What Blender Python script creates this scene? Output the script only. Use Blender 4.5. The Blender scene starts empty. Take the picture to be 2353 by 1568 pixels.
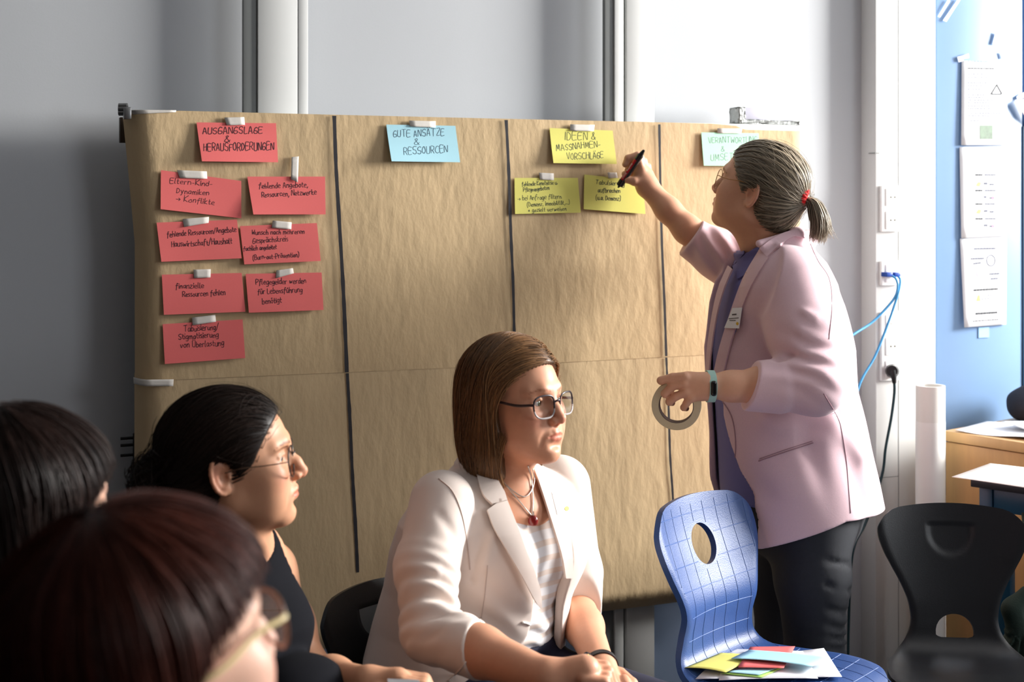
import bpy, bmesh, math, random
import numpy as np
from mathutils import Vector, Matrix

SC = bpy.context.scene
COL = SC.collection

# ------------------------------------------------------------------ camera
CAM_H, FPX, HOR = 1.47, 3268.0, 440.0
cam_data = bpy.data.cameras.new('camera')
cam_data.sensor_width = 36.0
cam_data.lens = FPX / 2353.0 * 36.0
cam_data.shift_y = -(784.0 - HOR) / 2353.0
cam_data.clip_start, cam_data.clip_end = 0.05, 60
cam_data.dof.use_dof = True
cam_data.dof.focus_distance = 3.15
cam_data.dof.aperture_fstop = 4.2
cam = bpy.data.objects.new('camera', cam_data)
cam.location = (0, 0, CAM_H)
cam.rotation_euler = (math.pi / 2, 0, 0)
COL.objects.link(cam)
SC.camera = cam

# ------------------------------------------------------------------ light
world = bpy.data.worlds.new('daylight')
SC.world = world
world.use_nodes = True
wbg = world.node_tree.nodes['Background']
wbg.inputs['Color'].default_value = (0.62, 0.76, 1.0, 1)
wbg.inputs['Strength'].default_value = 1.0

def window_light(name, loc, target, sx, sy, power, color):
    ld = bpy.data.lights.new(name, 'AREA')
    ld.shape = 'RECTANGLE'
    ld.size, ld.size_y = sx, sy
    ld.energy = power
    ld.color = color
    lo = bpy.data.objects.new(name, ld)
    lo.location = loc
    d = Vector(target) - Vector(loc)
    lo.rotation_euler = d.to_track_quat('-Z', 'Y').to_euler()
    COL.objects.link(lo)
    return lo

# daylight entering the window on the right of the room
window_light('window_daylight', (4.82, 4.05, 2.3), (0.0, 3.45, 1.15), 1.25, 1.5, 570, (1.0, 0.975, 0.935))
window_light('second_window_daylight', (4.82, 0.2, 2.1), (-0.2, 3.0, 1.4), 1.5, 1.5, 44, (0.96, 0.98, 1.0))

SC.view_settings.view_transform = 'Standard'
SC.view_settings.look = 'None'
SC.view_settings.gamma = 1.0
SC.view_settings.use_curve_mapping = False
SC.view_settings.exposure = 0.08
SC.cycles.max_bounces = 6
SC.cycles.diffuse_bounces = 3
SC.cycles.glossy_bounces = 3
SC.cycles.transmission_bounces = 6
SC.cycles.transparent_max_bounces = 12
SC.cycles.caustics_reflective = False
SC.cycles.caustics_refractive = False
SC.cycles.use_denoising = True

# ------------------------------------------------------------------ geometry of the view
def W(px, py, Y):
    """world point seen at photo pixel (px,py) at depth Y"""
    return np.array([(px - 1176.5) / FPX * Y, Y, CAM_H - (py - HOR) / FPX * Y])

TH = math.radians(22.0)
U = np.array([math.cos(TH), math.sin(TH), 0.0])        # along the board / wall
N = np.array([math.sin(TH), -math.cos(TH), 0.0])       # out of the board / wall
P0 = np.array([(547 - 1176.5) / FPX * 3.37, 3.37, 0.0])

def plane_uz(px, py, off=0.0):
    """(u,z) on the plane parallel to the board, off metres in front of it"""
    o = P0 + N * off
    dx = (px - 1176.5) / FPX
    # point = (dx*Y, Y); (p - o).N = 0
    Y = (o[0] * N[0] + o[1] * N[1]) / (dx * N[0] + N[1])
    p = np.array([dx * Y, Y, 0])
    u = (p - o).dot(U)
    return u, CAM_H - (py - HOR) / FPX * Y

def uz(u, z, off=0.0):
    return P0 + N * off + U * u + np.array([0, 0, z])

# ------------------------------------------------------------------ materials
MATS = {}
def srgb(r, g, b):
    f = lambda c: ((c / 255.0 + 0.055) / 1.055) ** 2.4 if c > 10 else c / 255.0 / 12.92
    return (f(r), f(g), f(b), 1.0)

def mat(name, color, rough=0.6, metal=0.0, spec=0.5, noise=0.0, nscale=20.0, bump=0.0, bscale=60.0, bdist=0.002,
        stretch=None, trans=0.0, sss=0.0, attr=None, coat=0.0, sheen=0.0, ior=1.45, alpha=1.0, detail=4.0):
    m = bpy.data.materials.new(name)
    m.use_nodes = True
    nt = m.node_tree
    b = nt.nodes['Principled BSDF']
    if len(color) == 3:
        color = (*color, 1)
    b.inputs['Base Color'].default_value = color
    b.inputs['Roughness'].default_value = rough
    b.inputs['Metallic'].default_value = metal
    b.inputs['Specular IOR Level'].default_value = spec
    b.inputs['Transmission Weight'].default_value = trans
    b.inputs['IOR'].default_value = ior
    b.inputs['Coat Weight'].default_value = coat
    b.inputs['Sheen Weight'].default_value = sheen
    if sss > 0:
        b.inputs['Subsurface Weight'].default_value = sss
        b.inputs['Subsurface Radius'].default_value = (0.012, 0.005, 0.003)
        b.inputs['Subsurface Scale'].default_value = 1.0
    tc = nt.nodes.new('ShaderNodeTexCoord')
    vec = tc.outputs['Object']
    if stretch:
        mp = nt.nodes.new('ShaderNodeMapping')
        mp.inputs['Scale'].default_value = stretch
        nt.links.new(vec, mp.inputs['Vector'])
        vec = mp.outputs['Vector']
    src = None
    if attr:
        at = nt.nodes.new('ShaderNodeAttribute')
        at.attribute_name = attr
        mx = nt.nodes.new('ShaderNodeMix')
        mx.data_type = 'RGBA'
        mx.blend_type = 'MULTIPLY'
        mx.inputs['Factor'].default_value = 1.0
        mx.inputs[6].default_value = color
        nt.links.new(at.outputs['Color'], mx.inputs[7])
        src = mx.outputs[2]
    if noise > 0:
        nz = nt.nodes.new('ShaderNodeTexNoise')
        nz.inputs['Scale'].default_value = nscale
        nz.inputs['Detail'].default_value = detail
        nt.links.new(vec, nz.inputs['Vector'])
        mr = nt.nodes.new('ShaderNodeMapRange')
        mr.inputs['To Min'].default_value = 1.0 - noise
        mr.inputs['To Max'].default_value = 1.0 + noise
        nt.links.new(nz.outputs['Fac'], mr.inputs['Value'])
        hv = nt.nodes.new('ShaderNodeHueSaturation')
        if src is not None:
            nt.links.new(src, hv.inputs['Color'])
        else:
            hv.inputs['Color'].default_value = color
        nt.links.new(mr.outputs['Result'], hv.inputs['Value'])
        src = hv.outputs['Color']
    if src is not None:
        nt.links.new(src, b.inputs['Base Color'])
    if bump > 0:
        nz2 = nt.nodes.new('ShaderNodeTexNoise')
        nz2.inputs['Scale'].default_value = bscale
        nz2.inputs['Detail'].default_value = 5.0
        nt.links.new(vec, nz2.inputs['Vector'])
        bp = nt.nodes.new('ShaderNodeBump')
        bp.inputs['Strength'].default_value = bump
        bp.inputs['Distance'].default_value = bdist
        nt.links.new(nz2.outputs['Fac'], bp.inputs['Height'])
        nt.links.new(bp.outputs['Normal'], b.inputs['Normal'])
    MATS[name] = m
    return m

def clear_glass(name, tint=(1, 1, 1)):
    """thin spectacle lens: mostly see-through with a weak reflection"""
    m = bpy.data.materials.new(name)
    m.use_nodes = True
    nt = m.node_tree
    for n in list(nt.nodes):
        if n.type == 'BSDF_PRINCIPLED':
            nt.nodes.remove(n)
    out = [n for n in nt.nodes if n.type == 'OUTPUT_MATERIAL'][0]
    tr = nt.nodes.new('ShaderNodeBsdfTransparent')
    tr.inputs['Color'].default_value = (*tint, 1)
    gl = nt.nodes.new('ShaderNodeBsdfGlossy')
    gl.inputs['Roughness'].default_value = 0.02
    ms = nt.nodes.new('ShaderNodeMixShader')
    ms.inputs[0].default_value = 0.05
    nt.links.new(tr.outputs[0], ms.inputs[1])
    nt.links.new(gl.outputs[0], ms.inputs[2])
    nt.links.new(ms.outputs[0], out.inputs['Surface'])
    return m

# ------------------------------------------------------------------ object helpers
def tag(o, label=None, cat=None, group=None, kind=None):
    if label: o['label'] = label
    if cat: o['category'] = cat
    if group: o['group'] = group
    if kind: o['kind'] = kind
    return o

def empty(name, loc=(0, 0, 0), label=None, cat=None, group=None):
    o = bpy.data.objects.new(name, None)
    o.location = tuple(loc)
    COL.objects.link(o)
    tag(o, label, cat, group)
    bpy.context.view_layer.update()
    return o

def link(name, me, m=None, parent=None, smooth=False):
    o = bpy.data.objects.new(name, me)
    COL.objects.link(o)
    if m is not None:
        for mm in (m if isinstance(m, (list, tuple)) else [m]):
            me.materials.append(mm)
    if smooth and len(me.polygons):
        me.polygons.foreach_set('use_smooth', np.ones(len(me.polygons), dtype=bool))
    if parent is not None:
        o.parent = parent
        o.matrix_parent_inverse = Matrix.Translation(world_loc(parent)).inverted()
    return o

def world_loc(o):
    v = Vector(o.location)
    p = o.parent
    if p is not None:                      # parts keep their inverse, so a part's own location is its world location
        return v
    return v

def mesh_from(name, verts, faces, m=None, parent=None, smooth=False, sharp=None, mi=None):
    me = bpy.data.meshes.new(name)
    v = np.asarray(verts, dtype=np.float64)
    me.from_pydata([tuple(x) for x in v], [], [tuple(int(i) for i in f) for f in faces])
    me.update()
    o = link(name, me, m, parent, smooth)
    if mi is not None:
        me.polygons.foreach_set('material_index', np.asarray(mi, dtype=np.int32))
    if sharp:
        me.set_sharp_from_angle(angle=math.radians(sharp))
    return o

def fast_mesh(name, V, Q, m=None, parent=None, smooth=True, colors=None):
    """V (n,3) floats, Q (k,4) or (k,3) ints -> object; colors (n,4) point colours"""
    me = bpy.data.meshes.new(name)
    V = np.ascontiguousarray(V, dtype=np.float32)
    Q = np.ascontiguousarray(Q, dtype=np.int32)
    k, c = Q.shape
    me.vertices.add(len(V))
    me.vertices.foreach_set('co', V.ravel())
    me.loops.add(k * c)
    me.loops.foreach_set('vertex_index', Q.ravel())
    me.polygons.add(k)
    me.polygons.foreach_set('loop_start', np.arange(0, k * c, c, dtype=np.int32))
    me.update(calc_edges=True)
    me.validate()
    if colors is not None:
        a = me.color_attributes.new('tint', 'FLOAT_COLOR', 'POINT')
        a.data.foreach_set('color', np.ascontiguousarray(colors, dtype=np.float32).ravel())
    return link(name, me, m, parent, smooth)

def bm_obj(name, bm, m=None, parent=None, smooth=False, sharp=None):
    me = bpy.data.meshes.new(name)
    bm.normal_update()
    bm.to_mesh(me)
    bm.free()
    o = link(name, me, m, parent, smooth or bool(sharp))
    if sharp:
        me.set_sharp_from_angle(angle=math.radians(sharp))
    return o

def frame_box(bm, o, ax, ay, az, bevel=0.0, seg=2):
    """box with corner-centre o and half-axis vectors"""
    o, ax, ay, az = map(np.asarray, (o, ax, ay, az))
    r = bmesh.ops.create_cube(bm, size=2.0)
    M = Matrix(((ax[0], ay[0], az[0], o[0]), (ax[1], ay[1], az[1], o[1]), (ax[2], ay[2], az[2], o[2]), (0, 0, 0, 1)))
    bmesh.ops.transform(bm, matrix=M, verts=r['verts'])
    if bevel > 0:
        es = list({e for v in r['verts'] for e in v.link_edges})
        bmesh.ops.bevel(bm, geom=es, offset=bevel, segments=seg, affect='EDGES', profile=0.5)
    return bm

def wall_box(name, u0, u1, z0, z1, o0, o1, m, parent=None, bevel=0.002):
    """box on the board/wall frame: u range, z range, offset range (o in front of the board plane)"""
    bm = bmesh.new()
    c = uz((u0 + u1) / 2, (z0 + z1) / 2, (o0 + o1) / 2)
    frame_box(bm, c, U * (u1 - u0) / 2, np.array([0, 0, (z1 - z0) / 2]), N * (o1 - o0) / 2, bevel)
    bmesh.ops.recalc_face_normals(bm, faces=bm.faces)
    return bm_obj(name, bm, m, parent, sharp=40)

def box(name, lo, hi, m, parent=None, bevel=0.002):
    bm = bmesh.new()
    lo, hi = np.asarray(lo, float), np.asarray(hi, float)
    h = (hi - lo) / 2
    frame_box(bm, (lo + hi) / 2, [h[0], 0, 0], [0, h[1], 0], [0, 0, h[2]], bevel)
    return bm_obj(name, bm, m, parent, sharp=40)

def smooth_path(pts, n):
    """Catmull-Rom resample of a polyline to n points"""
    P = np.asarray(pts, float)
    if len(P) < 3:
        t = np.linspace(0, 1, n)[:, None]
        return P[0] * (1 - t) + P[-1] * t
    d = np.r_[0, np.cumsum(np.linalg.norm(np.diff(P, axis=0), axis=1))]
    E = np.vstack([2 * P[0] - P[1], P, 2 * P[-1] - P[-2]])
    out = []
    for s in np.linspace(0, d[-1], n):
        i = min(max(np.searchsorted(d, s, side='right') - 1, 0), len(P) - 2)
        t = (s - d[i]) / max(d[i + 1] - d[i], 1e-9)
        a, b, c, e = E[i], E[i + 1], E[i + 2], E[i + 3]
        out.append(0.5 * ((2 * b) + (-a + c) * t + (2 * a - 5 * b + 4 * c - e) * t * t + (-a + 3 * b - 3 * c + e) * t ** 3))
    return np.array(out)

def tube_vf(path, r, sides=8, cap=True, closed=False):
    P = np.asarray(path, float)
    n = len(P)
    r = np.broadcast_to(np.asarray(r, float), (n,))
    T = np.gradient(P, axis=0)
    if closed:
        T = np.roll(P, -1, 0) - np.roll(P, 1, 0)
    T /= np.linalg.norm(T, axis=1)[:, None] + 1e-12
    ref = np.array([0, 0, 1.0]) if abs(T[0][2]) < 0.9 else np.array([1.0, 0, 0])
    A = np.zeros_like(P)
    a = np.cross(T[0], ref); a /= np.linalg.norm(a)
    for i in range(n):
        a = a - T[i] * a.dot(T[i]); a /= np.linalg.norm(a) + 1e-12
        A[i] = a
    B = np.cross(T, A)
    an = np.linspace(0, 2 * np.pi, sides, endpoint=False)
    V = (P[:, None, :] + r[:, None, None] * (np.cos(an)[None, :, None] * A[:, None, :] + np.sin(an)[None, :, None] * B[:, None, :])).reshape(-1, 3)
    F = []
    m = n if closed else n - 1
    for i in range(m):
        j = (i + 1) % n
        for k in range(sides):
            l = (k + 1) % sides
            F.append((i * sides + k, i * sides + l, j * sides + l, j * sides + k))
    if cap and not closed:
        F.append(tuple(range(sides - 1, -1, -1)))
        F.append(tuple((n - 1) * sides + k for k in range(sides)))
    return V, F

def tube(name, pts, r, m, parent=None, sides=8, n=None, closed=False):
    P = smooth_path(pts, n) if n else np.asarray(pts, float)
    V, F = tube_vf(P, r, sides, True, closed)
    return mesh_from(name, V, F, m, parent, True, sharp=60)

def quad_strip(path_l, path_r):
    V = np.vstack([path_l, path_r]); n = len(path_l)
    return V, [(i, i + 1, n + i + 1, n + i) for i in range(n - 1)]
# ------------------------------------------------------------------ implicit-surface modelling (one continuous mesh per body or garment)
f32 = np.float32
def smin(a, b, k):
    if k <= 0: return np.minimum(a, b)
    h = np.maximum(k - np.abs(a - b), 0) / k
    return np.minimum(a, b) - h * h * (k * 0.25)
def smax(a, b, k):
    return -smin(-a, -b, k)
def s_sphere(P, c, r):
    return np.linalg.norm(P - np.asarray(c, f32), axis=1) - f32(r)
def s_ell(P, c, r, R=None):
    q = P - np.asarray(c, f32)
    if R is not None: q = q @ np.asarray(R, f32)      # columns of R are the ellipsoid's axes
    r = np.asarray(r, f32)
    k0 = np.linalg.norm(q / r, axis=1)
    k1 = np.linalg.norm(q / (r * r), axis=1) + f32(1e-9)
    return k0 * (k0 - 1) / k1
def s_cap(P, a, b, r1, r2=None):
    if r2 is None: r2 = r1
    a = np.asarray(a, f32); b = np.asarray(b, f32)
    ab = b - a
    pa = P - a
    t = np.clip(pa @ ab / f32(max(float(ab @ ab), 1e-12)), 0, 1)
    return np.linalg.norm(pa - t[:, None] * ab, axis=1) - (f32(r1) + f32(r2 - r1) * t)
def s_chain(P, pts, rad, k=0.01):
    d = None
    for i in range(len(pts) - 1):
        e = s_cap(P, pts[i], pts[i + 1], rad[i], rad[i + 1])
        d = e if d is None else smin(d, e, k)
    return d
def s_loft(P, zs, cx, cy, a, b, f, lft):
    """vertical elliptical loft; f,lft unit horizontal axes (front, left); tables over z"""
    z = P[:, 2]
    X = np.interp(z, zs, cx); Y = np.interp(z, zs, cy)
    A = np.interp(z, zs, a); B = np.interp(z, zs, b)
    dx = P[:, 0] - X; dy = P[:, 1] - Y
    qa = (dx * f[0] + dy * f[1]); qb = (dx * lft[0] + dy * lft[1])
    k0 = np.sqrt((qa / A) ** 2 + (qb / B) ** 2)
    k1 = np.sqrt((qa / (A * A)) ** 2 + (qb / (B * B)) ** 2) + 1e-6
    d = k0 * (k0 - 1) / k1
    d = np.where(k0 < 0.3, -np.minimum(A, B) * 0.7, d)
    cap = np.maximum(zs[0] - z, z - zs[-1])
    return np.maximum(d, cap).astype(f32)

def vnoise(P, scale, seed=0):
    """cheap smooth noise: a few rotated sine products, range about -1..1"""
    rs = np.random.RandomState(seed)
    out = 0
    for i in range(4):
        v = rs.randn(3, 3); ph = rs.rand(3) * 6.28
        q = P @ (v.T * scale * (0.6 + 0.3 * i)).astype(f32)
        out = out + np.sin(q[:, 0] + ph[0]) * np.sin(q[:, 1] + ph[1] + 0.7 * np.sin(q[:, 2] + ph[2]))
    return out / 2.2

def grad(f, P, e=1e-3):
    g = np.empty_like(P)
    for i in range(3):
        d = np.zeros(3, f32); d[i] = e
        g[:, i] = (f(P + d) - f(P - d)) / (2 * e)
    return g

def sdf_mesh(f, lo, hi, h, block=8, newton=2, lip=1.7):
    """surface nets of f=0 in the box, evaluated only in the blocks near the surface; returns V, Q"""
    lo = np.asarray(lo, float); hi = np.asarray(hi, float)
    nb = np.ceil((hi - lo) / (h * block)).astype(int)
    n = nb * block + 1
    bs = h * block
    g = [np.arange(k) for k in nb]
    I = np.stack(np.meshgrid(*g, indexing='ij'), -1).reshape(-1, 3)
    C = (lo + (I + 0.5) * bs).astype(f32)
    d = f(C)
    D = np.empty(n, f32)
    D[:-1, :-1, :-1] = np.repeat(np.repeat(np.repeat(np.where(d > 0, 1, -1).reshape(nb).astype(f32), block, 0), block, 1), block, 2)
    D[-1] = D[-2]; D[:, -1] = D[:, -2]; D[:, :, -1] = D[:, :, -2]
    act = I[np.abs(d) < bs * 0.87 * lip]
    k = np.arange(block + 1)
    off = np.stack(np.meshgrid(k, k, k, indexing='ij'), -1).reshape(-1, 3)
    for s in range(0, len(act), 400):
        idx = (act[s:s + 400, None, :] * block + off[None]).reshape(-1, 3)
        D[idx[:, 0], idx[:, 1], idx[:, 2]] = f((lo + idx * h).astype(f32))
    S = D < 0
    c = np.zeros(np.array(D.shape) - 1, np.int8)
    for a in (0, 1):
        for b in (0, 1):
            for e in (0, 1):
                c += S[a:a + c.shape[0], b:b + c.shape[1], e:e + c.shape[2]]
    cells = np.argwhere((c > 0) & (c < 8))
    vid = -np.ones(c.shape, np.int32)
    vid[tuple(cells.T)] = np.arange(len(cells))
    acc = np.zeros((len(cells), 3)); cnt = np.zeros(len(cells))
    cor = [(a, b, e) for a in (0, 1) for b in (0, 1) for e in (0, 1)]
    val = {q: D[cells[:, 0] + q[0], cells[:, 1] + q[1], cells[:, 2] + q[2]] for q in cor}
    for q in cor:
        for ax in range(3):
            if q[ax] == 0:
                w = list(q); w[ax] = 1; w = tuple(w)
                A, B = val[q], val[w]
                m = (A < 0) != (B < 0)
                t = np.where(m, A / np.where(m, A - B, 1), 0)
                p = np.tile(np.array(q, float), (len(cells), 1)); p[:, ax] += t
                acc += p * m[:, None]; cnt += m
    V = lo + (cells + acc / np.maximum(cnt, 1)[:, None]) * h
    Q = []
    for ax in range(3):
        u, v = (ax + 1) % 3, (ax + 2) % 3
        sl0 = [slice(1, -1)] * 3; sl1 = [slice(1, -1)] * 3
        sl0[ax] = slice(0, -1); sl1[ax] = slice(1, None)
        a, b = S[tuple(sl0)], S[tuple(sl1)]
        e = np.argwhere(a != b)
        if not len(e): continue
        inside = a[tuple(e.T)]
        base = e.copy(); base[:, u] += 1; base[:, v] += 1
        def cell(du, dv):
            q = base.copy(); q[:, u] -= du; q[:, v] -= dv
            return vid[q[:, 0], q[:, 1], q[:, 2]]
        quad = np.stack([cell(1, 1), cell(0, 1), cell(0, 0), cell(1, 0)], 1)
        quad[~inside] = quad[~inside][:, ::-1]
        Q.append(quad)
    Q = np.vstack(Q)
    Q = Q[(Q >= 0).all(1)]
    V = V.astype(f32)
    for _ in range(newton):
        d = f(V)
        gr = grad(f, V, h * 0.3)
        g2 = np.maximum((gr * gr).sum(1), 0.05)
        st = -(d / g2)[:, None] * gr
        ln = np.linalg.norm(st, axis=1)
        st *= np.minimum(1, h * 0.8 / np.maximum(ln, 1e-9))[:, None]
        V = V + st.astype(f32)
    return V, Q

def frame_from(fwd, up=(0, 0, 1)):
    """columns x=forward, y=left, z=up"""
    f = np.asarray(fwd, float); f = f / np.linalg.norm(f)
    u = np.asarray(up, float)
    l = np.cross(u, f); l /= np.linalg.norm(l)
    u = np.cross(f, l)
    return np.stack([f, l, u], 1)

def drape(name, poly, org, ax, ay, az, f, m, parent, off=0.004, thick=0.004, h=0.006, start=0.3, smooth=True, reach=0.6):
    """a flat pattern piece (2-D polygon in ax,ay about org) laid onto the surface f=0 looking along -az"""
    poly = np.asarray(poly, float)
    bm = bmesh.new()
    vs = [bm.verts.new((x, y, 0)) for x, y in poly]
    bm.faces.new(vs)
    bmesh.ops.triangulate(bm, faces=bm.faces)
    lo, hi = poly.min(0), poly.max(0)
    for i, (a, b) in enumerate(zip(lo, hi)):
        for c in np.arange(a + h, b, h):
            co = [0, 0, 0]; co[i] = c
            no = [0, 0, 0]; no[i] = 1
            bmesh.ops.bisect_plane(bm, geom=bm.verts[:] + bm.edges[:] + bm.faces[:], plane_co=co, plane_no=no, dist=1e-6)
    V2 = np.array([v.co[:2] for v in bm.verts])
    bm.verts.index_update()
    F = [[v.index for v in fc.verts] for fc in bm.faces]
    ed = [(e.verts[0].index, e.verts[1].index) for e in bm.edges if len(e.link_faces) == 1]
    bm.free()
    org, ax, ay, az = map(np.asarray, (org, ax, ay, az))
    P = org + V2[:, :1] * ax + V2[:, 1:] * ay + az * start
    t = np.zeros(len(P))
    for _ in range(60):
        d = f((P - az * t[:, None]).astype(f32)) - off
        t += np.clip(d * 0.8, -0.02, 0.05)
    t = np.minimum(t, start + reach)
    T = P - az * t[:, None]
    g = grad(f, T.astype(f32), 2e-3); g /= np.linalg.norm(g, axis=1)[:, None] + 1e-9
    B = T - g * thick
    n = len(T)
    faces = [tuple(q) for q in F] + [tuple(i + n for i in q[::-1]) for q in F]
    cnt = {}
    for q in F:
        for i in range(len(q)):
            cnt[(q[i], q[(i + 1) % len(q)])] = 1
    for a, b in ed:
        if (a, b) in cnt: a, b = b, a
        faces.append((a, b, b + n, a + n))
    o = mesh_from(name, np.vstack([T, B]), faces, m, parent, smooth, sharp=50)
    return o
# ------------------------------------------------------------------ common materials
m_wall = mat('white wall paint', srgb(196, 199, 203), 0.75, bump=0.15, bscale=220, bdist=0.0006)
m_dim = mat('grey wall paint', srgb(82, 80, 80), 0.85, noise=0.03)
m_ceil = mat('ceiling paint', srgb(205, 205, 205), 0.85, noise=0.02)
m_floor = mat('linoleum floor', srgb(66, 68, 72), 0.45, noise=0.12, nscale=30)
m_post = mat('white lacquered steel', srgb(218, 219, 217), 0.45, noise=0.01)
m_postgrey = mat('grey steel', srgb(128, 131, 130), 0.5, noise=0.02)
m_white = mat('white plastic', srgb(240, 240, 238), 0.35, noise=0.01)
m_black = mat('black plastic', srgb(24, 24, 27), 0.42, bump=0.35, bscale=500, bdist=0.0006, noise=0.1)
m_steel = mat('brushed steel', srgb(150, 150, 150), 0.3, metal=1.0, noise=0.05)

# ------------------------------------------------------------------ room shell
OW = -0.165                                    # main wall sits 0.165 m behind the pinboard
def struct(o): return tag(o, kind='structure')
struct(wall_box('wall_back', -2.4, 5.6, -0.02, 3.0, OW - 0.12, OW, m_wall, bevel=0))
struct(box('floor', (-3.2, -2.6, -0.1), (5.2, 7.0, 0), m_floor, bevel=0))
struct(box('ceiling', (-3.2, -2.6, 3.0), (5.2, 7.0, 3.1), m_ceil, bevel=0))
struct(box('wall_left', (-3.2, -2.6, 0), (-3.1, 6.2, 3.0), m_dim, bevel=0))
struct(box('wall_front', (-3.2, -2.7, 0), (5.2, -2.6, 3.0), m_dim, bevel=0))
# window wall on the right, out of the frame: sill, lintel and piers around two openings
WX = 4.90
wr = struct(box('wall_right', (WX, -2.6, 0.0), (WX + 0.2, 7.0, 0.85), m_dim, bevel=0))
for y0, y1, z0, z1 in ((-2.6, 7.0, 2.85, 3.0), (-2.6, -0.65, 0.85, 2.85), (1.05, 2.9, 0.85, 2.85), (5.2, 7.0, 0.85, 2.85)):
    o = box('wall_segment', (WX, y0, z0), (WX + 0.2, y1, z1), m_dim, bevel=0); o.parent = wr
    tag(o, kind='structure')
for k, (ya, yb) in enumerate(((2.9, 5.2), (-0.65, 1.05))):
    wf = struct(box('window_%d' % (k + 1), (WX + 0.08, ya, 0.85), (WX + 0.12, ya + 0.05, 2.85), m_white))
    for y0, y1, z0, z1 in ((yb - 0.05, yb, 0.85, 2.85), ((ya + yb) / 2 - .025, (ya + yb) / 2 + .025, 0.85, 2.85), (ya, yb, 0.85, 0.9), (ya, yb, 2.8, 2.85)):
        o = box('frame', (WX + 0.08, y0, z0), (WX + 0.12, y1, z1), m_white); o.parent = wf

# ------------------------------------------------------------------ steel posts in front of the wall
def pw(px, off):                              # u coordinate on an offset plane seen at pixel column px
    return plane_uz(px, HOR, off)[0]
PF = -0.085                                   # front of the posts
def post(n, cols, lab, depth):
    """cols: pixel columns of the joints, alternating face tones"""
    root = struct(empty('trim_%d' % n, uz(pw(cols[0][0], PF), 0, PF - 0.05)))
    for a, b, tone, rec in cols:
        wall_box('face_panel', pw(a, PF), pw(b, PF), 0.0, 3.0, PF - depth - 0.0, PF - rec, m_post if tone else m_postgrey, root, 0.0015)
    return root
post(1, ((560, 592, 0, 0.006), (592.6, 684, 1, 0), (685.5, 708, 1, 0.0)), 'post', 0.022)
post(2, ((1392, 1412, 0, 0.006), (1412.5, 1433, 1, 0), (1433, 1440, 0, 0.012), (1440, 1504, 1, 0.0)), 'post', 0.022)
for n in (0,):
    pass
# services duct with sockets, blue pinboard surface to its right
DF = OW + 0.07
duct = struct(wall_box('trim_3', pw(2012, DF), pw(2150, DF), 0, 3.0, OW - 0.002, DF, m_post, None, 0.003))
# blue bounce light on the low wall, put into a thin panel's colour
m_bluebounce = mat('wall blue bounce tint', srgb(172, 192, 222), 0.6, noise=0.02)
struct(wall_box('trim_4', -1.2, pw(1640, OW), 0.0, 0.62, OW - 0.001, OW + 0.004, m_bluebounce, None, 0))  # added thin panel, stands in for blue bounce light on the wall
# joints of the duct cover
m_gap = mat('joint shadow gap', srgb(120, 122, 122), 0.8, noise=0.02)
g1 = wall_box('seam', pw(2064, DF), pw(2065.2, DF), 0, 3.0, DF - 0.002, DF + 0.0006, m_gap, duct, 0)
zc = plane_uz(2000, 352, DF)[1]
g2 = wall_box('joint', pw(2010, DF), pw(2020, DF), zc - 0.001, zc + 0.001, DF - 0.03, DF + 0.0006, m_gap, duct, 0)
zc = plane_uz(2040, 1097, DF)[1]
g3 = wall_box('joint', pw(2010, DF), pw(2065, DF), zc - 0.0008, zc + 0.0008, DF - 0.03, DF + 0.0006, m_gap, duct, 0)

m_bluepin = mat('blue pinboard felt', srgb(122, 152, 190), 0.36, noise=0.03, nscale=6, bump=0.1, bscale=400, bdist=0.0004, spec=0.4)
BO = OW + 0.035
bz0, bz1 = 0.55, 2.35
bp = empty('blue_pinboard', uz(pw(2152, BO), bz0, BO), 'large pale blue wall pinboard right of the socket duct, three white notices on it', 'pinboard')
wall_box('panel', pw(2152, BO), pw(2349, BO), bz0, bz1, OW + 0.001, BO, m_bluepin, bp, 0.002)
m_edge = mat('dark teal edge strip', srgb(20, 62, 92), 0.5, noise=0.03)
wall_box('edge_strip', pw(2349.2, BO), pw(2356, BO), bz0, plane_uz(2350, 290, BO)[1], OW + 0.001, BO + 0.004, m_edge, bp, 0.001)
wall_box('panel', pw(2356, BO), pw(2660, BO), bz0, bz1, OW + 0.001, BO, m_bluepin, bp, 0.002)

# ------------------------------------------------------------------ brown-paper pinboard
m_kraft = mat('brown kraft paper', srgb(209, 182, 142), 0.62, noise=0.10, nscale=9, bump=0.42, bscale=38, bdist=0.006, stretch=(1.0, 1.0, 0.45), spec=0.25)
m_kraft2 = mat('brown kraft paper lower', srgb(209, 183, 144), 0.62, noise=0.10, nscale=8, bump=0.45, bscale=34, bdist=0.006, stretch=(1.0, 1.0, 0.4), spec=0.25)
m_frame = mat('white board frame', srgb(226, 226, 222), 0.45, noise=0.01)
TOPZ = 1.655
board = empty('pinboard', uz(0.65, 0.37, -0.03), 'wide hung pinboard with pale frame covered in brown paper', 'pinboard')
uL, uR = -0.252, 1.566
wall_box('board_panel', uL + 0.105, uR - 0.006, 0.45, TOPZ, -0.075, -0.010, m_frame, board, 0.003)
for u in (pw(640, PF), pw(1460, PF)):
    wall_box('hook', u - 0.03, u + 0.03, 1.45, 1.60, -0.088, -0.072, m_steel, board, 0.003)

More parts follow.
